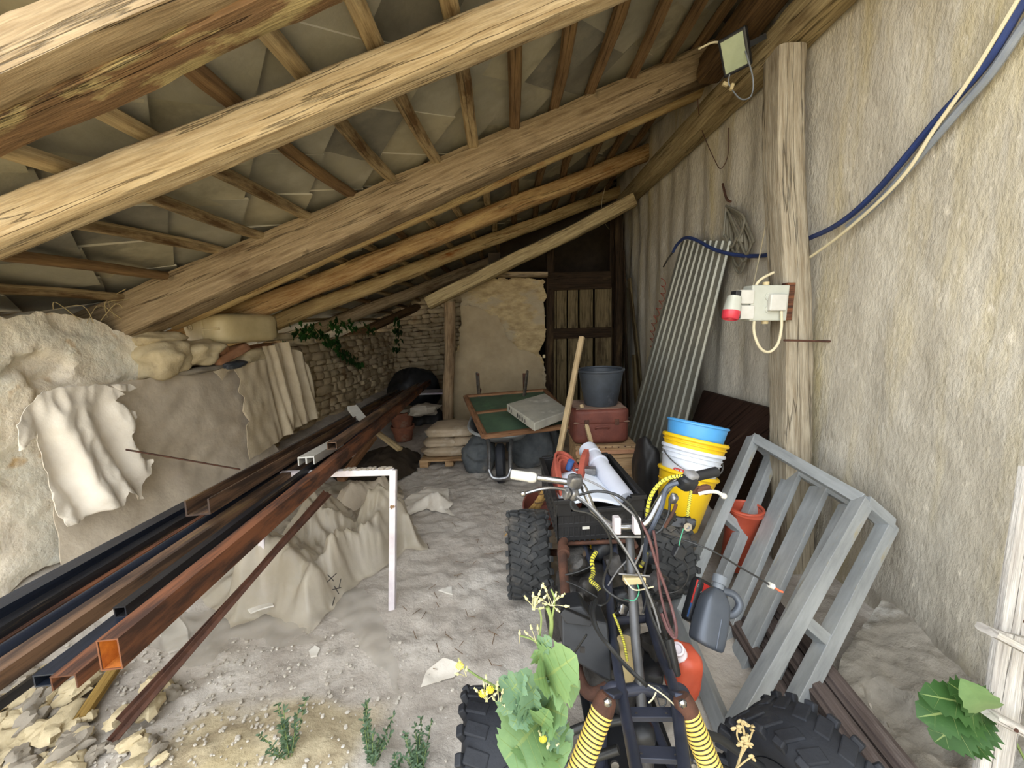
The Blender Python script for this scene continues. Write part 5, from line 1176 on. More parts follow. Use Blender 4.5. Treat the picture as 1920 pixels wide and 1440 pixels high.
b = MB(); b.blob((.42, 1.62, .38), (.16, .30, .16), e=5, nu=24, nv=14, wob=.1, seed=14); b.build('battery_tray', MT['black_plastic'], Q)
b = MB(); b.lathe((.14, 1.42, .30), (-1, -.2, .1), [(.10, 0), (.10, .03), (.085, .045), (.03, .05), (.03, .06), (0, .06)], 36); b.build('clutch_cover', MT['engine_metal'], Q, angle=40)
b = MB(); b.lathe((.40, 1.38, .30), (1, -.3, .1), [(.09, 0), (.09, .03), (.06, .05), (0, .055)], 36); b.build('flywheel_cover', MT['steel'], Q, angle=40)
rnd = random.Random(22)
for i, (px, py, z_, sz, m) in enumerate([(1085, 1060, 1.55, .06, 'engine_metal'), (1100, 1105, 1.45, .055, 'engine_metal'), (1128, 1032, 1.65, .07, 'black_plastic'), (1165, 1120, 1.42, .05, 'black_plastic'), (1080, 1130, 1.4, .05, 'steel'), (1098, 1172, 1.25, .035, 'engine_metal'), (1165, 1145, 1.36, .03, 'chrome'), (1232, 1090, 1.5, .06, 'engine_metal'), (1225, 1040, 1.6, .05, 'black_plastic'), (1150, 1058, 1.5, .06, 'engine_metal'), (1088, 1018, 1.7, .05, 'engine_metal'), (1245, 1145, 1.35, .04, 'engine_metal'), (1178, 1200, 1.3, .04, 'steel'), (1235, 1190, 1.3, .035, 'engine_metal'), (1232, 1215, 1.35, .075, 'engine_metal'), (1222, 1262, 1.3, .07, 'black_plastic'), (1238, 1160, 1.45, .08, 'engine_metal'), (1160, 1215, 1.4, .07, 'engine_metal'), (1205, 1240, 1.35, .06, 'engine_metal')]):
    b = MB(); b.blob(dp(px, py, z_), (sz*1.3, sz, sz*1.2), rotm(rnd.uniform(-40, 40), rnd.uniform(-40, 40), rnd.uniform(0, 90)), e=rnd.choice([3, 5, 8]), nu=16, nv=10, wob=.12, seed=i)
    b.build(['carburettor', 'starter_motor', 'coil_box', 'hose_joint', 'oil_filter', 'switch', 'clamp_ring', 'chain_cover', 'relay', 'intake', 'exhaust_port', 'tensioner', 'bracket', 'drain_plug', 'generator_cover', 'fuse_case', 'gear_case', 'pump', 'sump'][i], MT[m], Q, angle=40)
b = MB(); b.lathe(dp(1172, 1268, 1.2), up, [(.028, 0), (.03, .01), (.03, .07), (.02, .085), (.02, .095), (.024, .097), (.024, .115), (0, .116)], 24); b.build('overflow_jar', MT['cream_plastic'], Q)
# airbox cover, folded black plastic
def sheetpoly(nm, pts, z_, m, thick, parent=Q, dz=0, bev=.006):
    P = [dp(px, py, z_+dz*(py-pts[0][1])/100) for px, py in pts]; n = len(P); o_ = fw*thick
    b = MB(); b.add(P+[p+o_ for p in P], [tuple(range(n))]+[tuple(range(2*n-1, n-1, -1))]+[(i, n+i, n+(i+1) % n, (i+1) % n) for i in range(n)]); return b.build(nm, MT[m], parent, smooth=False, bevel=bev)
sheetpoly('airbox', [(1053, 1150), (1060, 1140), (1092, 1136), (1112, 1162), (1140, 1168), (1146, 1230), (1148, 1280), (1130, 1272), (1068, 1236), (1066, 1216), (1054, 1212)], 1.22, 'black_plastic', .09, dz=-.06)
sheetpoly('airbox_lip', [(1050, 1152), (1058, 1142), (1112, 1166), (1108, 1176), (1062, 1170)], 1.19, 'crate_black', .02, dz=-.06, bev=.003)
b = MB(); b.box(dp(1092, 1218, 1.13), (.014, .006, .016), Matrix((rt, fw, up)).transposed()); b.build('latch_slot', MT['ink'], Q)
# exhaust
ex = qt('exhaust_pipe', P3((1100, 1005, 1.75), (1058, 1012, 1.62), (1056, 1060, 1.5), (1062, 1130, 1.38), (1066, 1180, 1.3), (1078, 1240, 1.22), (1092, 1285, 1.16), (1112, 1302, 1.12), (1140, 1290, 1.12)), .018, 'rust_dark', 6, 14)
b = MB(); b.lathe(dp(1057, 1040, 1.54), (dp(1056, 1020, 1.6)-dp(1057, 1040, 1.54)), [(.019, 0), (.025, .002), (.025, .03), (.019, .032)], 20); b.build('flange', MT['rust_dark'], ex)
# yellow wraps on the wiring and helical tape
def sleeve(pts, r, nm='wire_sleeve', m='yellow_sleeve', turns=18):
    P = spline(P3(*pts), 8); o = qt(nm, P, r, m, 0, 8)
    b = MB()
    for i in range(0, len(P)-1, max(1, len(P)//turns)):
        d = (P[i+1]-P[i]); a_, c_ = b.frame(d, (0, 0, 1)); b.tube([P[i]+(a_*math.cos(k/8*6.2832)+c_*math.sin(k/8*6.2832))*r*1.02+d*(.6*k/8) for k in range(9)], r*.22, 4)
    b.build('tape_spiral', MT['ink'], o); return o
sleeve([(1118, 1035, 1.45), (1110, 1050, 1.42), (1112, 1075, 1.38), (1108, 1088, 1.35), (1118, 1098, 1.33), (1124, 1106, 1.32)], .008)
sleeve([(1150, 1150, 1.22), (1160, 1175, 1.2), (1170, 1205, 1.17), (1176, 1240, 1.14)], .004)
sleeve([(1215, 1037, 1.4), (1208, 1050, 1.38), (1201, 1062, 1.36)], .007)
sleeve([(1213, 975, 1.2), (1216, 945, 1.2), (1226, 920, 1.19), (1246, 900, 1.18), (1272, 893, 1.17), (1284, 898, 1.16)], .006)
sleeve([(1296, 920, 1.13), (1292, 945, 1.12), (1289, 968, 1.12)], .004)
# cables
def cable(pts, r, m): return qt('cable', P3(*pts), r, m, 7, 6)
CB = [([(1070, 940, 1.14), (1075, 955, 1.12), (1110, 965, 1.1), (1140, 1000, 1.1), (1146, 1040, 1.12), (1135, 1075, 1.14), (1132, 1100, 1.14), (1155, 1120, 1.12), (1180, 1128, 1.12)], .0035, 'cable_black'),
 ([(1080, 932, 1.13), (1110, 955, 1.1), (1140, 990, 1.08), (1170, 1030, 1.08), (1200, 1080, 1.08), (1225, 1130, 1.1), (1245, 1180, 1.12), (1256, 1220, 1.14), (1257, 1262, 1.12)], .004, 'cable_black'),
 ([(1086, 928, 1.13), (1120, 921, 1.1), (1160, 930, 1.08), (1190, 960, 1.08), (1204, 1000, 1.1), (1200, 1040, 1.15), (1180, 1065, 1.2)], .004, 'cable_black'),
 ([(1096, 898, 1.16), (1130, 915, 1.12), (1165, 945, 1.1), (1195, 975, 1.1), (1205, 1020, 1.12), (1190, 1060, 1.16)], .003, 'cable_grey'),
 ([(1082, 930, 1.12), (1108, 950, 1.09), (1140, 985, 1.07), (1175, 1035, 1.06), (1205, 1090, 1.07), (1226, 1140, 1.09), (1238, 1185, 1.1)], .003, 'cable_grey'),
 ([(1200, 978, 1.15), (1215, 1005, 1.14), (1232, 1060, 1.14), (1250, 1110, 1.14), (1262, 1150, 1.13), (1268, 1180, 1.1), (1265, 1196, 1.08), (1252, 1180, 1.1), (1240, 1150, 1.12)], .0045, 'cable_maroon'),
 ([(1225, 995, 1.16), (1232, 1040, 1.16), (1236, 1100, 1.16), (1250, 1160, 1.14), (1262, 1190, 1.12)], .004, 'cable_maroon'),
 ([(1256, 935, 1.17), (1254, 960, 1.17), (1242, 990, 1.16), (1230, 1000, 1.16)], .004, 'cable_black'),
 ([(1272, 905, 1.16), (1250, 915, 1.17), (1240, 950, 1.17), (1224, 985, 1.17), (1212, 1010, 1.2), (1208, 1050, 1.25)], .0075, 'hose_dark'),
 ([(1282, 990, 1.12), (1276, 1010, 1.12), (1272, 1030, 1.12)], .0015, 'cable_green'),
 ([(1278, 1045, 1.12), (1290, 1065, 1.12), (1288, 1090, 1.12), (1270, 1108, 1.14), (1240, 1112, 1.16), (1210, 1108, 1.2)], .002, 'cable_black'),
 ([(1195, 1095, 1.13), (1198, 1110, 1.12), (1190, 1125, 1.12), (1170, 1124, 1.13)], .0018, 'cable_green'),
 ([(1205, 1092, 1.14), (1212, 1110, 1.12), (1220, 1150, 1.1), (1240, 1200, 1.08), (1254, 1240, 1.08), (1258, 1262, 1.08)], .0045, 'cable_black'),
 ([(1212, 1095, 1.14), (1216, 1130, 1.12), (1224, 1165, 1.1)], .0025, 'cable_cream'),
 ([(1118, 1125, 1.2), (1112, 1150, 1.15), (1122, 1185, 1.1), (1145, 1215, 1.06), (1175, 1250, 1.04), (1205, 1278, 1.02), (1212, 1285, 1.02)], .006, 'cable_black'),
 ([(1110, 1130, 1.2), (1108, 1150, 1.16), (1118, 1180, 1.11), (1150, 1222, 1.06), (1185, 1258, 1.03)], .005, 'cable_black'),
 ([(1218, 1284, .99), (1236, 1288, .98), (1246, 1305, .97), (1248, 1320, .96), (1238, 1324, .96), (1232, 1305, .97)], .0018, 'cable_black'),
 ([(1215, 1284, .98), (1234, 1296, .97), (1252, 1310, .96), (1268, 1328, .94), (1274, 1356, .92)], .0018, 'cable_cream'),
 ([(1230, 1298, .97), (1224, 1310, .965), (1216, 1318, .96)], .002, 'cable_cream'),
 ([(1060, 1078, 1.4), (1085, 1072, 1.38), (1112, 1060, 1.36)], .003, 'cable_black'),
 ([(1062, 1090, 1.38), (1090, 1102, 1.34), (1120, 1120, 1.3)], .003, 'cable_black'),
 ([(1140, 1098, 1.28), (1158, 1070, 1.3), (1176, 1050, 1.32)], .0025, 'cable_grey'),
 ([(1146, 1112, 1.22), (1140, 1126, 1.2), (1126, 1135, 1.18), (1112, 1128, 1.2)], .0035, 'cable_black'),
 ([(1245, 1145, 1.2), (1240, 1170, 1.16), (1250, 1200, 1.12)], .003, 'cable_black'),
 ([(1170, 1084, 1.12), (1190, 1106, 1.1), (1225, 1100, 1.12)], .002, 'cable_cream'),
 ([(1188, 1100, 1.3), (1182, 1060, 1.34), (1200, 1040, 1.36), (1206, 1015, 1.36)], .002, 'cable_orange'),
 ([(1216, 1040, 1.3), (1206, 1090, 1.26), (1212, 1120, 1.22), (1205, 1150, 1.2)], .0035, 'cable_black'),
 ([(1100, 1190, 1.08), (1078, 1222, 1.1), (1060, 1246, 1.12), (1052, 1262, 1.14)], .003, 'cable_black')]
for c_ in CB: cable(*c_)
cable([(1240, 1000, 1.18), (1290, 1015, 1.12), (1340, 1035, 1.1), (1385, 1062, 1.1), (1425, 1085, 1.1), (1443, 1097, 1.1)], .0025, 'cable_black')
ce = qt('cable_end', P3((1442, 1096, 1.1), (1450, 1100, 1.1)), .008, 'white_plastic', 0); qt('bare_wire', P3((1450, 1100, 1.1), (1462, 1108, 1.1), (1468, 1110, 1.1)), .003, 'cable_orange', 0, 6, ce)
# loose instruments hanging on the right of the handlebar
b = MB(); b.box(dp(1273, 1036, 1.12), (.034, .02, .034), Matrix((rt, fw, up)).transposed() @ rotm(0, 30, 10)); b.build('relay_box', MT['black_plastic'], Q, bevel=.003)
b = MB(); b.blob(dp(1283, 984, 1.13), (.05, .03, .04), nu=18, nv=12, wob=.4, seed=5); b.build('ignition_switch', MT['black_plastic'], Q)
b = MB(); b.lathe(dp(1288, 987, 1.105), -fw, [(.012, 0), (.012, .006), (.006, .006), (.006, .001)], 18); b.build('key_barrel', MT['chrome'], Q)
b = MB(); b.blob(dp(1316, 918, 1.17), (.055, .02, .03), nu=18, nv=10, wob=.3, seed=6); b.build('broken_bracket', MT['rust_dark'], Q)
qt('hydraulic_hose', P3((1268, 945, 1.15), (1260, 965, 1.15), (1246, 988, 1.16)), .005, 'rust_dark')
# rear: coil shock behind the crate's underside, axle
b = MB()
for i in range(6): b.tube([dp(1112, 1008+5*i, 1.85)+rt*.035*math.cos(k/12*6.28)+fw*.035*math.sin(k/12*6.28) for k in range(13)], .006, 6)
b.build('rear_spring', MT['bucket_yellow'], Q)
qt('rear_axle', [V((-.04, 1.96, .225)), V((.80, 1.93, .225))], .018, 'rust_dark', 0)
b = MB(); b.blob((.36, 1.9, .27), (.2, .16, .16), e=4, wob=.1, nu=20, nv=12); b.build('rear_hub', MT['engine_metal'], Q)

# ================================================================ THINGS ROUND THE BIKE
# orange canister with white neck
oc = dp(1279, 1262, 1.2)
OC = thing('orange_canister', V((oc.x, oc.y, 0)), 'orange red plastic canister with a white neck wedged between quad bike and steel cage', 'canister')
Rc = axes(rt, up)
b = MB(); b.blob(dp(1280, 1258, 1.2), (.085, .17, .10), axes(rt, V((.1, -.12, 1))), e=5, nu=26, nv=18, wob=.05, seed=3); b.build('body', MT['orange_plastic'], OC, angle=60)
b = MB(); n0 = dp(1272, 1226, 1.17); b.lathe(n0, dp(1268, 1205, 1.12)-n0, [(.026, 0), (.024, .012), (.015, .02), (.015, .03), (.019, .03), (.019, .042), (.014, .043), (.012, .036)], 24); b.build('neck', MT['white_paint'], OC)
b = MB(); b.tube(P3((1252, 1195, 1.14), (1266, 1264, 1.12)), .016, 14); b.build('black_handle', MT['cable_black'], OC)
# orange bin behind the cage
ob = at(1375, 1010, y=2.05)
OB = thing('orange_bin', V((ob.x, ob.y, 0)), 'orange red plastic bin glimpsed through the slats of the steel cage', 'bin')
b = MB(); b.lathe((ob.x+.02, ob.y+.02, .02), (.14, 0, 1), [(.07, 0), (.088, .34), (.094, .345), (.094, .37), (.082, .37), (.06, .1)], 4*8); b.build('body', MT['orange_plastic'], OB, angle=50)
b = MB(); b.tube([V((ob.x+.071+.09*math.cos(k/20*6.2832), ob.y+.02+.09*math.sin(k/20*6.2832), .385)) for k in range(21)], .008, 8); b.build('rim', MT['orange_plastic'], OB)
# oil jug inside the cage
J0, J1 = dp(1322, 1212, 1.25), dp(1350, 1084, 1.33)
OJ = thing('oil_jug', J0, 'grey plastic oil jug with handle and cap resting on the slats of the steel cage', 'jug')
d = (J1-J0).normalized(); Lj = (J1-J0).length
b = MB()
def jug_sec(w1, w2, n=28, e=4): return [((abs(math.cos(q))**e+abs(math.sin(q))**e)**(-1/e)*math.cos(q)*w1/2, (abs(math.cos(q))**e+abs(math.sin(q))**e)**(-1/e)*math.sin(q)*w2/2) for q in (2*math.pi*(i+.5)/n for i in range(n))]
hint = fw
b.section([J0+d*Lj*t for t in (0, .03, .08, .35, .42, .62, .72, .80, .86)], jug_sec(.105, .075), hint, scales=[.80, .95, 1, 1, .95, .93, .75, .48, .30]); b.build('body', MT['oil_grey'], OJ, angle=60, sub=1)
b = MB(); a_, c_ = b.frame(d, hint); hr = rt - d*rt.dot(d); hr.normalize()
b.tube([J0+d*Lj*.84+hr*.015, J0+d*Lj*.86+hr*.055, J0+d*Lj*.76+hr*.078, J0+d*Lj*.60+hr*.066, J0+d*Lj*.52+hr*.035], .0125, 12, 6); b.build('handle', MT['oil_grey'], OJ)
b = MB(); b.lathe(J0+d*Lj*.84, d, [(.018, 0), (.018, .015), (.023, .016), (.023, .042), (.020, .045), (0, .045)], 24); b.build('cap', MT['oil_cap'], OJ, angle=40)
b = MB()
for k in (-1, 1): b.tube([J0+d*Lj*.10+hr*.012*k-fw*.038, J0+d*Lj*.5+hr*.010*k-fw*.037], .003, 6)
b.build('moulded_rib', MT['oil_grey'], OJ)
# label bottle behind
R0, R1 = dp(1296, 1168, 1.36), dp(1318, 1088, 1.42)
RB_ = thing('label_bottle', R0, 'dark bottle with a red and blue label behind the grey oil jug', 'bottle')
d = (R1-R0).normalized(); L_ = (R1-R0).length
b = MB(); b.section([R0, R0+d*L_*.05, R0+d*L_*.9, R0+d*L_], jug_sec(.07, .05), fw, scales=[.85, 1, 1, .8]); b.build('body', MT['black_plastic'], RB_, angle=60)
hr = rt-d*rt.dot(d); hr.normalize(); nf = hr.cross(d).normalized(); nf = nf if nf.dot(fw) < 0 else -nf
cc = R0+nf*.0262
def lab(u0, u1, v0, v1, m, nm, e=0): b = MB(); b.add([cc+hr*u*.03+d*L_*v+nf*e for u, v in ((u0, v0), (u1, v0), (u1, v1), (u0, v1))], [(0, 1, 2, 3)]); return b.build(nm, MT[m], RB_, smooth=False, solid=.0005)
lab(-1, 1, .38, .92, 'label_red', 'red_label'); lab(-1, 1, .06, .38, 'label_blue', 'blue_label')
b = MB()
for i in range(6): b.tube([cc+hr*(-.022+.008*i)+d*L_*(.80-.05*i)+nf*.001+d*.004*math.cos(k)+hr*.0022*math.sin(k) for k in range(0, 6)], .0006, 4)
b.build('white_print', MT['white_plastic'], RB_)
# ================================================================ ON THE RIGHT WALL
def wt(nm, px, r, m, label, cat, x=1.70, n=8, xs=None):
    P = [at(*p[:2], x=(p[2] if len(p) > 2 else x)) for p in px]; b = MB(); b.tube(P, r, n, 7); o = b.build(nm, MT[m]); return tag(o, label, cat) if label else o
wt('blue_hose', [(1990, -90), (1922, 0), (1850, 118), (1750, 232), (1640, 362), (1572, 420), (1510, 450), (1455, 474), (1420, 480), (1380, 478, 1.66), (1340, 468, 1.6), (1305, 450, 1.56), (1285, 446, 1.55), (1270, 458, 1.55), (1262, 472, 1.55)], .014, 'hose_blue', 'thick dark blue hose sagging across the right wall and behind the wooden post', 'hose')
fe = wt('hose_fitting', [(1262, 472, 1.55), (1252, 486, 1.55), (1244, 500, 1.55)], .009, 'chrome', None, None); fe.parent = bpy.data.objects['blue_hose']; fe.location = fe.location-bpy.data.objects['blue_hose'].location
wt('grey_conduit', [(1990, -40), (1925, 40), (1860, 135), (1800, 205), (1700, 320), (1640, 385), (1590, 425)], .015, 'conduit_grey', 'thick grey pipe hanging alongside the blue hose at the upper right', 'pipe', x=1.705)
wt('cream_cable', [(1960, -90), (1905, 5), (1820, 145), (1750, 245), (1700, 322), (1640, 385), (1570, 445), (1512, 487)], .0075, 'cable_cream', 'cream cable drooping across the right wall beneath the blue hose', 'cable', x=1.68)
wt('thin_cable', [(1455, 280), (1448, 350), (1432, 440), (1420, 500), (1410, 545)], .004, 'cable_cream', 'thin cream cable running down left of the wooden post to the socket box', 'cable', x=1.66)
# hose coil
HC = thing('cable_coil', at(1385, 500, x=1.68), 'grey green cable coiled in long loops on a hook on the right wall', 'cable')
for i in range(6):
    t_ = i/5; a0 = (1360+4*t_, 385); b = MB()
    lx = 1362+6*math.sin(i*2.1); rx = 1386+24*t_; bot = 470+36*abs(math.sin(i*1.3+.8))
    bx, by = ((1386, 512), (1384, 500), (1394, 490), (1378, 474), (1399, 476), (1371, 464))[i]; xo = 1.70-.009*i
    P = [at(1361, 388, x=xo), at(bx-14, 440, x=xo), at(bx-11, by-22, x=xo), at(bx, by, x=xo), at(bx+11, by-20, x=xo), at(bx+13, 450, x=xo), at(1380+3*i, 408, x=xo), at(1361, 386, x=xo)]
    b.tube(P, .0088, 8, 6); b.build('loop', MT['hose_grey'], HC)
b = MB(); b.tube([at(1355, 345, x=1.72), at(1362, 372, x=1.66), at(1370, 378, x=1.66)], .009, 8, 4); b.build('hook', MT['rust_dark'], HC)
# red coiled cord
b = MB(); P = []
for k in range(240):
    t_ = k/239; c_ = at(1236-22*t_+4*math.sin(t_*7), 522+140*t_, x=1.66); P.append(c_+V((.045, .045*math.cos(t_*62), .02*math.sin(t_*62)))+V((-.02*math.sin(t_*62), 0, 0)))
b.tube(P, .0035, 5); tag(b.build('coiled_cord', MT['cable_red']), 'thin red spiral cord hanging on the right wall left of the corrugated sheet', 'cord')
# socket box on the post
SY_ = 2.16
def sb(a_, c_, nm, m, y0, th, bev=.006, parent=None): 
    p, q = at(*a_, y=y0), at(*c_, y=y0); b = MB(); b.box(V(((p.x+q.x)/2, y0+th/2, (p.z+q.z)/2)), (abs(q.x-p.x), th, abs(p.z-q.z)), rotm(0, 2.2, 0)); return b.build(nm, MT[m], parent or SB, smooth=False, bevel=bev)
SB = thing('socket_box', at(1440, 600, y=SY_), 'light grey electrical socket box with a red round socket mounted on the wooden post', 'socket box')
sb((1476, 530), (1486, 600), 'back_board', 'rust', SY_+.02, .05, .002)
sb((1410, 536), (1476, 600), 'housing', 'box_grey', SY_, .09)
sb((1388, 546), (1412, 596), 'breaker_case', 'box_grey', SY_+.02, .07)
for y in (544, 573): sb((1388, y), (1414, y+25), 'cover_flap', 'white_plastic', SY_-.008, .04, .004); sb((1380, y+1), (1389, y+24), 'hinge_strip', 'black_plastic', SY_-.014, .05, .002)
for y in (556, 580):
    p = at(1442, y, y=SY_-.001); b = MB(); b.lathe(p, (0, -1, 0), [(.022, 0), (.022, .003), (.016, .003), (.014, .005), (.006, .005), (.006, .008), (0, .008)], 24); b.build('gland', MT['box_grey'], SB, angle=40)
sb((1446, 552), (1476, 582), 'junction_cover', 'white_plastic', SY_-.03, .03, .006)
for (px, py) in ((1436, 533), (1434, 603)): b = MB(); b.lathe(at(px, py, y=SY_+.04), (0, 0, 1), [(.017, -.012), (.017, .012)], 18); b.build('gland', MT['cream_plastic'], SB)
p0_, p1_ = at(1377, 556, y=SY_), at(1367, 606, y=SY_-.02); d = (p1_-p0_).normalized()
b = MB(); b.section([p0_, p0_.lerp(p1_, .55)], jug_sec(.075, .075, 20, 3), (0, 1, 0), scales=[.85, 1.1]); b.build('plug_body', MT['box_grey'], SB, angle=50)
b = MB(); b.lathe(p0_.lerp(p1_, .52), d, [(.030, 0), (.045, .004), (.043, .045), (.037, .050), (.033, .046), (.030, .01)], 28); b.build('red_socket', MT['socket_red'], SB, angle=50)
qt('cable_loop', [at(1414, 600, y=SY_+.02), at(1414, 625, y=SY_-.02), at(1425, 652, y=SY_-.03), at(1442, 660, y=SY_-.03), at(1458, 645, y=SY_-.03), at(1465, 615, y=SY_-.02), at(1465, 583, y=SY_-.015)], .0075, 'cable_cream', 6, 8, SB)
qt('cable_loop', [at(1412, 545, y=SY_+.04), at(1425, 525, y=SY_+.03), at(1450, 511, y=SY_+.05)], .0075, 'cable_cream', 6, 8, SB)
b = MB(); b.tube([at(1470, 638, y=2.12), at(1556, 640, x=1.74)], .006, 8); tag(b.build('iron_rod', MT['rust_dark']), 'thin iron rod reaching from the wooden post into the right wall', 'rod')
# floodlight
fc_ = at(1376, 100, x=1.37); FLT = thing('floodlight', fc_, 'small black floodlight fixed at the end of the thickest roof beam', 'lamp')
nrm_ = (EYE-fc_).normalized(); nrm_ = (nrm_+V((-.35, 0, -.2))).normalized(); Rx = (rt*.86+up*.5); Rx = (Rx-nrm_*Rx.dot(nrm_)).normalized(); Ry = nrm_.cross(Rx).normalized(); RF = Matrix((Rx, Ry, nrm_)).transposed()
b = MB(); b.box(fc_-nrm_*.03, (.15, .20, .05), RF); b.build('housing', MT['black_plastic'], FLT, smooth=False, bevel=.01)
b = MB(); b.box(fc_-nrm_*.002, (.118, .165, .004), RF); b.build('glass', MT['glass_pane'], FLT, smooth=False)
b = MB(); b.bar(fc_-nrm_*.05+Rx*.07, fc_-nrm_*.05+Rx*.14+V((.04, .04, .03)), .03, .008, nrm_); b.build('bracket', MT['black_plastic'], FLT)
wt('lamp_cable', [(1310, 92, 1.2), (1335, 80, 1.28), (1352, 80, 1.34)], .006, 'cable_cream', 'short cream cable leading to the left side of the floodlight', 'cable')
wt('lamp_cable', [(1398, 55, 1.5), (1385, 62, 1.42), (1390, 75, 1.42), (1402, 110, 1.42), (1412, 150, 1.44), (1408, 180, 1.45), (1390, 186, 1.42), (1374, 170, 1.4), (1366, 155, 1.38), (1368, 140, 1.37)], .004, 'conduit_grey', 'grey cable loop hanging below the floodlight', 'cable')
b = MB(); b.box(at(1372, 163, x=1.38), (.02, .02, .035), rotm(0, 20, 0)); b.box(at(1360, 158, x=1.38), (.035, .02, .02), rotm(0, 20, 0)); tag(b.build('cable_connector', MT['cream_plastic'], bevel=.003), 'small pale cable connectors dangling below the floodlight', 'connector')
wt('thin_wire', [(1308, 185, 1.5), (1315, 240, 1.6), (1340, 300, 1.66), (1352, 316, 1.67), (1365, 290, 1.69), (1366, 240, 1.7)], .003, 'rust_dark', 'thin rusty wire drooping from the wall beam on the right', 'wire')
wt('thin_wire', [(1135, 350, 1.4), (1128, 385, 1.4), (1135, 420, 1.45), (1158, 445, 1.5)], .004, 'cable_cream', 'thin white wire dangling in the dark rear corner under the wall beam', 'wire')
b = MB(); p = at(1020, 668, y=5.46); b.box(p, (.035, .02, .045)); tag(b.build('padlock', MT['cream_plastic'], bevel=.003), 'small brass padlock hanging at the jamb of the plank door', 'padlock')

# ================================================================ PLANTS
def leaf(b, base, tip, wid, n=9, fold=.25, lobes=.25, seed=0, face=None, wave=0):
    base, tip = V(base), V(tip); d = tip-base; L_ = d.length; d.normalize()
    fc = face or (EYE-base).normalized(); s = d.cross(fc).normalized(); nn_ = s.cross(d).normalized(); rnd = random.Random(seed)
    mid = []; lft = []; rgt = []
    for i in range(n+1):
        t = i/n; c = base+d*L_*t+nn_*(.12*L_*math.sin(t*3.1)); w_ = wid*(math.sin(math.pi*min(1, t*.86+.10))**.75)*(1+lobes*(1 if i % 2 else -1)*(.6+.4*rnd.random()))
        if wave: w_ *= 1+wave*math.sin(t*17+seed)+wave*.7*rnd.uniform(-1, 1)*.6
        if i == n: w_ = 0
        mid.append(c); lft.append(c+s*w_/2+nn_*fold*w_/2+d*.1*w_); rgt.append(c-s*w_/2+nn_*fold*w_/2+d*.1*w_)
    m = n+1; k_ = .05; li = [mid[i].lerp(lft[i], k_) for i in range(m)]; ri = [mid[i].lerp(rgt[i], k_) for i in range(m)]
    vs = lft+li+ri+rgt
    for c0_, c1_, mi in ((0, 1, 0), (1, 2, 1), (2, 3, 0)):
        b.mi = mi if wave else 0; b.add(vs, [(c0_*m+i, c0_*m+i+1, c1_*m+i+1, c1_*m+i) for i in range(n)])
    if wave:      # side veins, slightly raised
        b.mi = 1
        for i in range(3, n-2, 4):
            for e_ in (lft, rgt):
                p, q = mid[i], mid[i+1].lerp(e_[min(n, i+2)], .85); o_ = nn_*-.0008 if nn_.dot(fc) < 0 else nn_*.0008; t_ = d*.0007
                b.add([p-t_+o_, p+t_+o_, q+t_*.3+o_, q-t_*.3+o_], [(0, 1, 2, 3)])
        b.mi = 0
TH = thing('sow_thistle', V((.03, .70, 0)), 'tall green weed with large toothed leaves and pale seed heads before the quad bike', 'plant')
base = V((.035, .72, 0))
st = [base]+P3((1012, 1440, .80), (1015, 1380, .80), (1022, 1320, .79), (1024, 1270, .78), (1030, 1210, .77), (1034, 1165, .76), (1026, 1138, .76))
b = MB(); b.tube(st, .0042, 8, 6); b.build('stem', MT['stem_green'], TH)
b = MB()
for br in ([(1024, 1265, .78), (1012, 1215, .77), (1015, 1160, .76), (1010, 1140, .76)], [(1012, 1215, .77), (1000, 1200, .77), (976, 1192, .77)], [(1018, 1340, .79), (985, 1320, .78), (950, 1300, .77), (925, 1290, .76)], [(950, 1300, .77), (920, 1282, .76), (895, 1268, .75), (872, 1252, .75)], [(1020, 1345, .79), (1040, 1330, .78), (1055, 1300, .77)], [(1015, 1370, .8), (1030, 1385, .77), (1036, 1390, .77)], [(1034, 1165, .76), (1040, 1125, .75), (1033, 1105, .75)]):
    b.tube(P3(*br), .0019, 6, 5)
b.build('branch', MT['stem_green'], TH)
lv = [((1024, 1270, .78), (1082, 1228, .72), .085, 'leaf_light'), ((1024, 1272, .78), (1088, 1290, .75), .07, 'leaf_light'), ((1022, 1270, .78), (1000, 1275, .72), .06, 'leaf_light'), ((1022, 1325, .79), (1065, 1345, .74), .075, 'leaf_light'), ((1020, 1330, .79), (975, 1255, .76), .06, 'leaf_blue'), ((1015, 1350, .8), (946, 1425, .74), .115, 'leaf_light'), ((1012, 1380, .8), (1055, 1445, .73), .09, 'leaf_light'), ((1010, 1385, .8), (1000, 1450, .72), .10, 'leaf_light'),
      ((1018, 1340, .79), (935, 1270, .77), .06, 'leaf_blue'), ((985, 1320, .78), (960, 1365, .74), .05, 'leaf_blue'), ((955, 1300, .77), (985, 1262, .76), .045, 'leaf_blue'), ((945, 1300, .77), (952, 1340, .75), .035, 'leaf_blue'), ((1010, 1215, .77), (1034, 1196, .75), .03, 'leaf_blue'), ((1013, 1240, .77), (1003, 1218, .76), .03, 'leaf_light'), ((1020, 1350, .79), (1072, 1405, .76), .05, 'leaf_blue'), ((1000, 1330, .78), (970, 1300, .75), .05, 'leaf_blue'), ((1015, 1360, .79), (1030, 1330, .74), .06, 'leaf_light'), ((990, 1320, .78), (1005, 1290, .76), .05, 'leaf_blue')]
for i, (p, q, w_, m) in enumerate(lv): b = MB(); leaf(b, dp(*p), dp(*q), w_*1.05, n=24, lobes=.10, seed=i, wave=.22); b.build('leaf', [MT[m], MT['stem_green']], TH, angle=80)
rnd = random.Random(31)
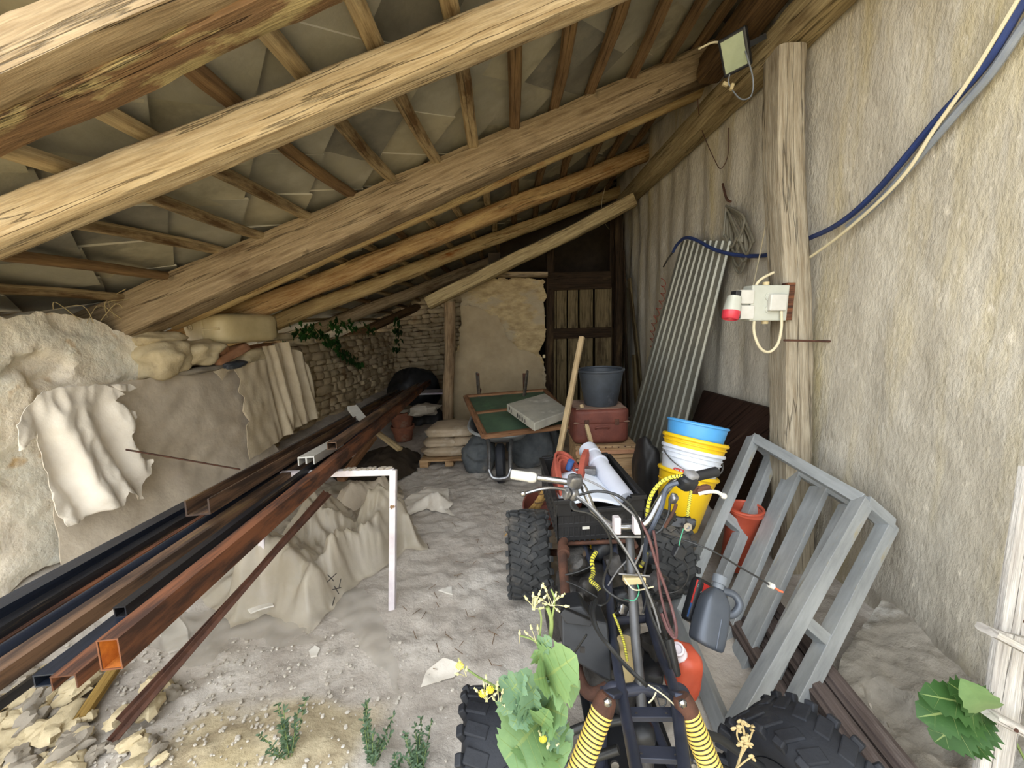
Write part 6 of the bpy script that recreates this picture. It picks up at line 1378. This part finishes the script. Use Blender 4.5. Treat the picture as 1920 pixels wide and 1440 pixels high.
for (cx, cy, z_, n_) in ((1000, 1128, .75, 12), (1034, 1120, .75, 9), (1008, 1190, .765, 4), (975, 1190, .77, 1), (912, 1300, .755, 7), (935, 1306, .76, 6), (872, 1252, .75, 3), (1030, 1392, .765, 6)):
    b = MB()
    for i in range(n_):
        px, py = cx+rnd.gauss(0, 10), cy+rnd.gauss(0, 10); t = dp(px, py, z_+rnd.uniform(-.01, .01)); r0_ = dp(cx+rnd.uniform(-3, 3), cy+16, z_)
        b.tube([r0_, r0_.lerp(t, .5)+V((0, 0, .002)), t], .0006, 5, 3); dd = (t-r0_).normalized(); b.lathe(t, dd, [(.0008, 0), (.0028, .003), (.0024, .006), (.0010, .009), (.0022, .011), (0, .011)], 8)
    b.build('seed_head', MT['seed_cream'], TH)
for (px, py, z_) in ((919, 1293, .745), (862, 1248, .74), (1018, 1385, .755), (905, 1300, .75)):
    c = dp(px, py, z_); b = MB()
    for k in range(14): a_ = k/14*6.283; b.add([c, c+rt*.007*math.cos(a_-.15)+up*.007*math.sin(a_-.15)-fw*.002, c+rt*.009*math.cos(a_)+up*.009*math.sin(a_), c+rt*.007*math.cos(a_+.15)+up*.007*math.sin(a_+.15)-fw*.002], [(0, 1, 2, 3)])
    b.build('yellow_flower', MT['petal_yellow'], TH, smooth=False)
# low weeds on the dust
def weed(px, py, hgt, seed, label, n=7, spread=.05):
    rnd = random.Random(seed); c = at(px, py, z=0); c.z = ground(c.x, c.y); T = thing('small_weed', c, label, 'plant'); b = MB(); l = MB()
    for i in range(n):
        a_ = rnd.uniform(0, 6.28); h_ = hgt*rnd.uniform(.5, 1.1); o = V((math.cos(a_), math.sin(a_), 0))*rnd.uniform(.0, spread); tp_ = c+o*2+V((0, 0, h_)); P = spline([c+o*.4, c+o*1.2+V((0, 0, h_*.5)), tp_], 6); b.tube(P, .0013, 5)
        for k in range(2, len(P)):
            for s_ in (0, 1): a2 = rnd.uniform(0, 6.28); e = P[k]+V((math.cos(a2), math.sin(a2), rnd.uniform(.1, .7)))*rnd.uniform(.010, .02); leaf(l, P[k], e, .006, n=3, lobes=0, seed=k)
    b.build('stem', MT['stem_green'], T); l.build('leaves', MT['leaf_weed'], T); return T
weed(545, 1435, .16, 1, 'leftmost of the small grey green weeds growing at the mouth of the shed', 14)
weed(695, 1435, .15, 2, 'middle one of the small grey green weeds growing at the mouth of the shed', 14)
weed(785, 1445, .15, 3, 'rightmost of the small grey green weeds, nearest the left front tyre', 16)
weed(735, 1455, .07, 4, 'low weed at the very bottom between the middle and right weeds', 7)
# dry stalk
DS = thing('dry_plant', dp(1375, 1460, .80), 'dry straw coloured plant stalk standing before the right front tyre', 'plant'); b = MB()
main = P3((1372, 1470, .80), (1388, 1420, .79), (1396, 1385, .785), (1390, 1352, .78)); b.tube(main, .0025, 6, 5)
for br in ([(1388, 1420, .79), (1402, 1395, .78), (1412, 1368, .78)], [(1392, 1400, .785), (1382, 1380, .78), (1384, 1362, .78)], [(1382, 1440, .79), (1400, 1425, .78), (1412, 1418, .78)]): b.tube(P3(*br), .0016, 5, 4)
b.build('stem', MT['dry_stem'], DS)
b = MB(); rnd = random.Random(9)
for i in range(26): px, py = rnd.choice([(1390, 1355), (1411, 1370), (1384, 1366), (1411, 1420), (1400, 1395), (1393, 1390)]); b.blob(dp(px+rnd.gauss(0, 4), py+rnd.gauss(0, 5), .78), (.008, .005, .011), rotm(rnd.uniform(0, 90), rnd.uniform(0, 90), 0), nu=6, nv=5, seed=i)
b.build('seed_pods', MT['dry_stem'], DS)
# vine leaf at lower right
VL = thing('vine_leaves', dp(1790, 1420, 1.0), 'dark green toothed vine leaves growing behind the whitish wooden lattice', 'leaves')
hub_ = dp(1845, 1325, .98)
for i, (q, w_) in enumerate((((1722, 1300, .96), .09), ((1718, 1345, .97), .10), ((1752, 1392, .99), .10), ((1800, 1408, 1.0), .09), ((1775, 1278, .94), .08))):
    b = MB(); leaf(b, hub_, dp(*q), w_, n=19, lobes=.16, fold=.15, seed=i+50, wave=.12); b.build('leaf_lobe', [MT['leaf_vine'], MT['stem_green']], VL, angle=80)
b = MB(); leaf(b, dp(1850, 1330, .93), dp(1800, 1270, .90), .07, n=9, lobes=.1, seed=70); b.build('leaf_lobe', MT['leaf_light'], VL, angle=80)
b = MB(); b.tube([hub_, dp(1880, 1350, .99), dp(1930, 1440, 1.0)], .003, 6, 4); b.build('stem', MT['stem_green'], VL)
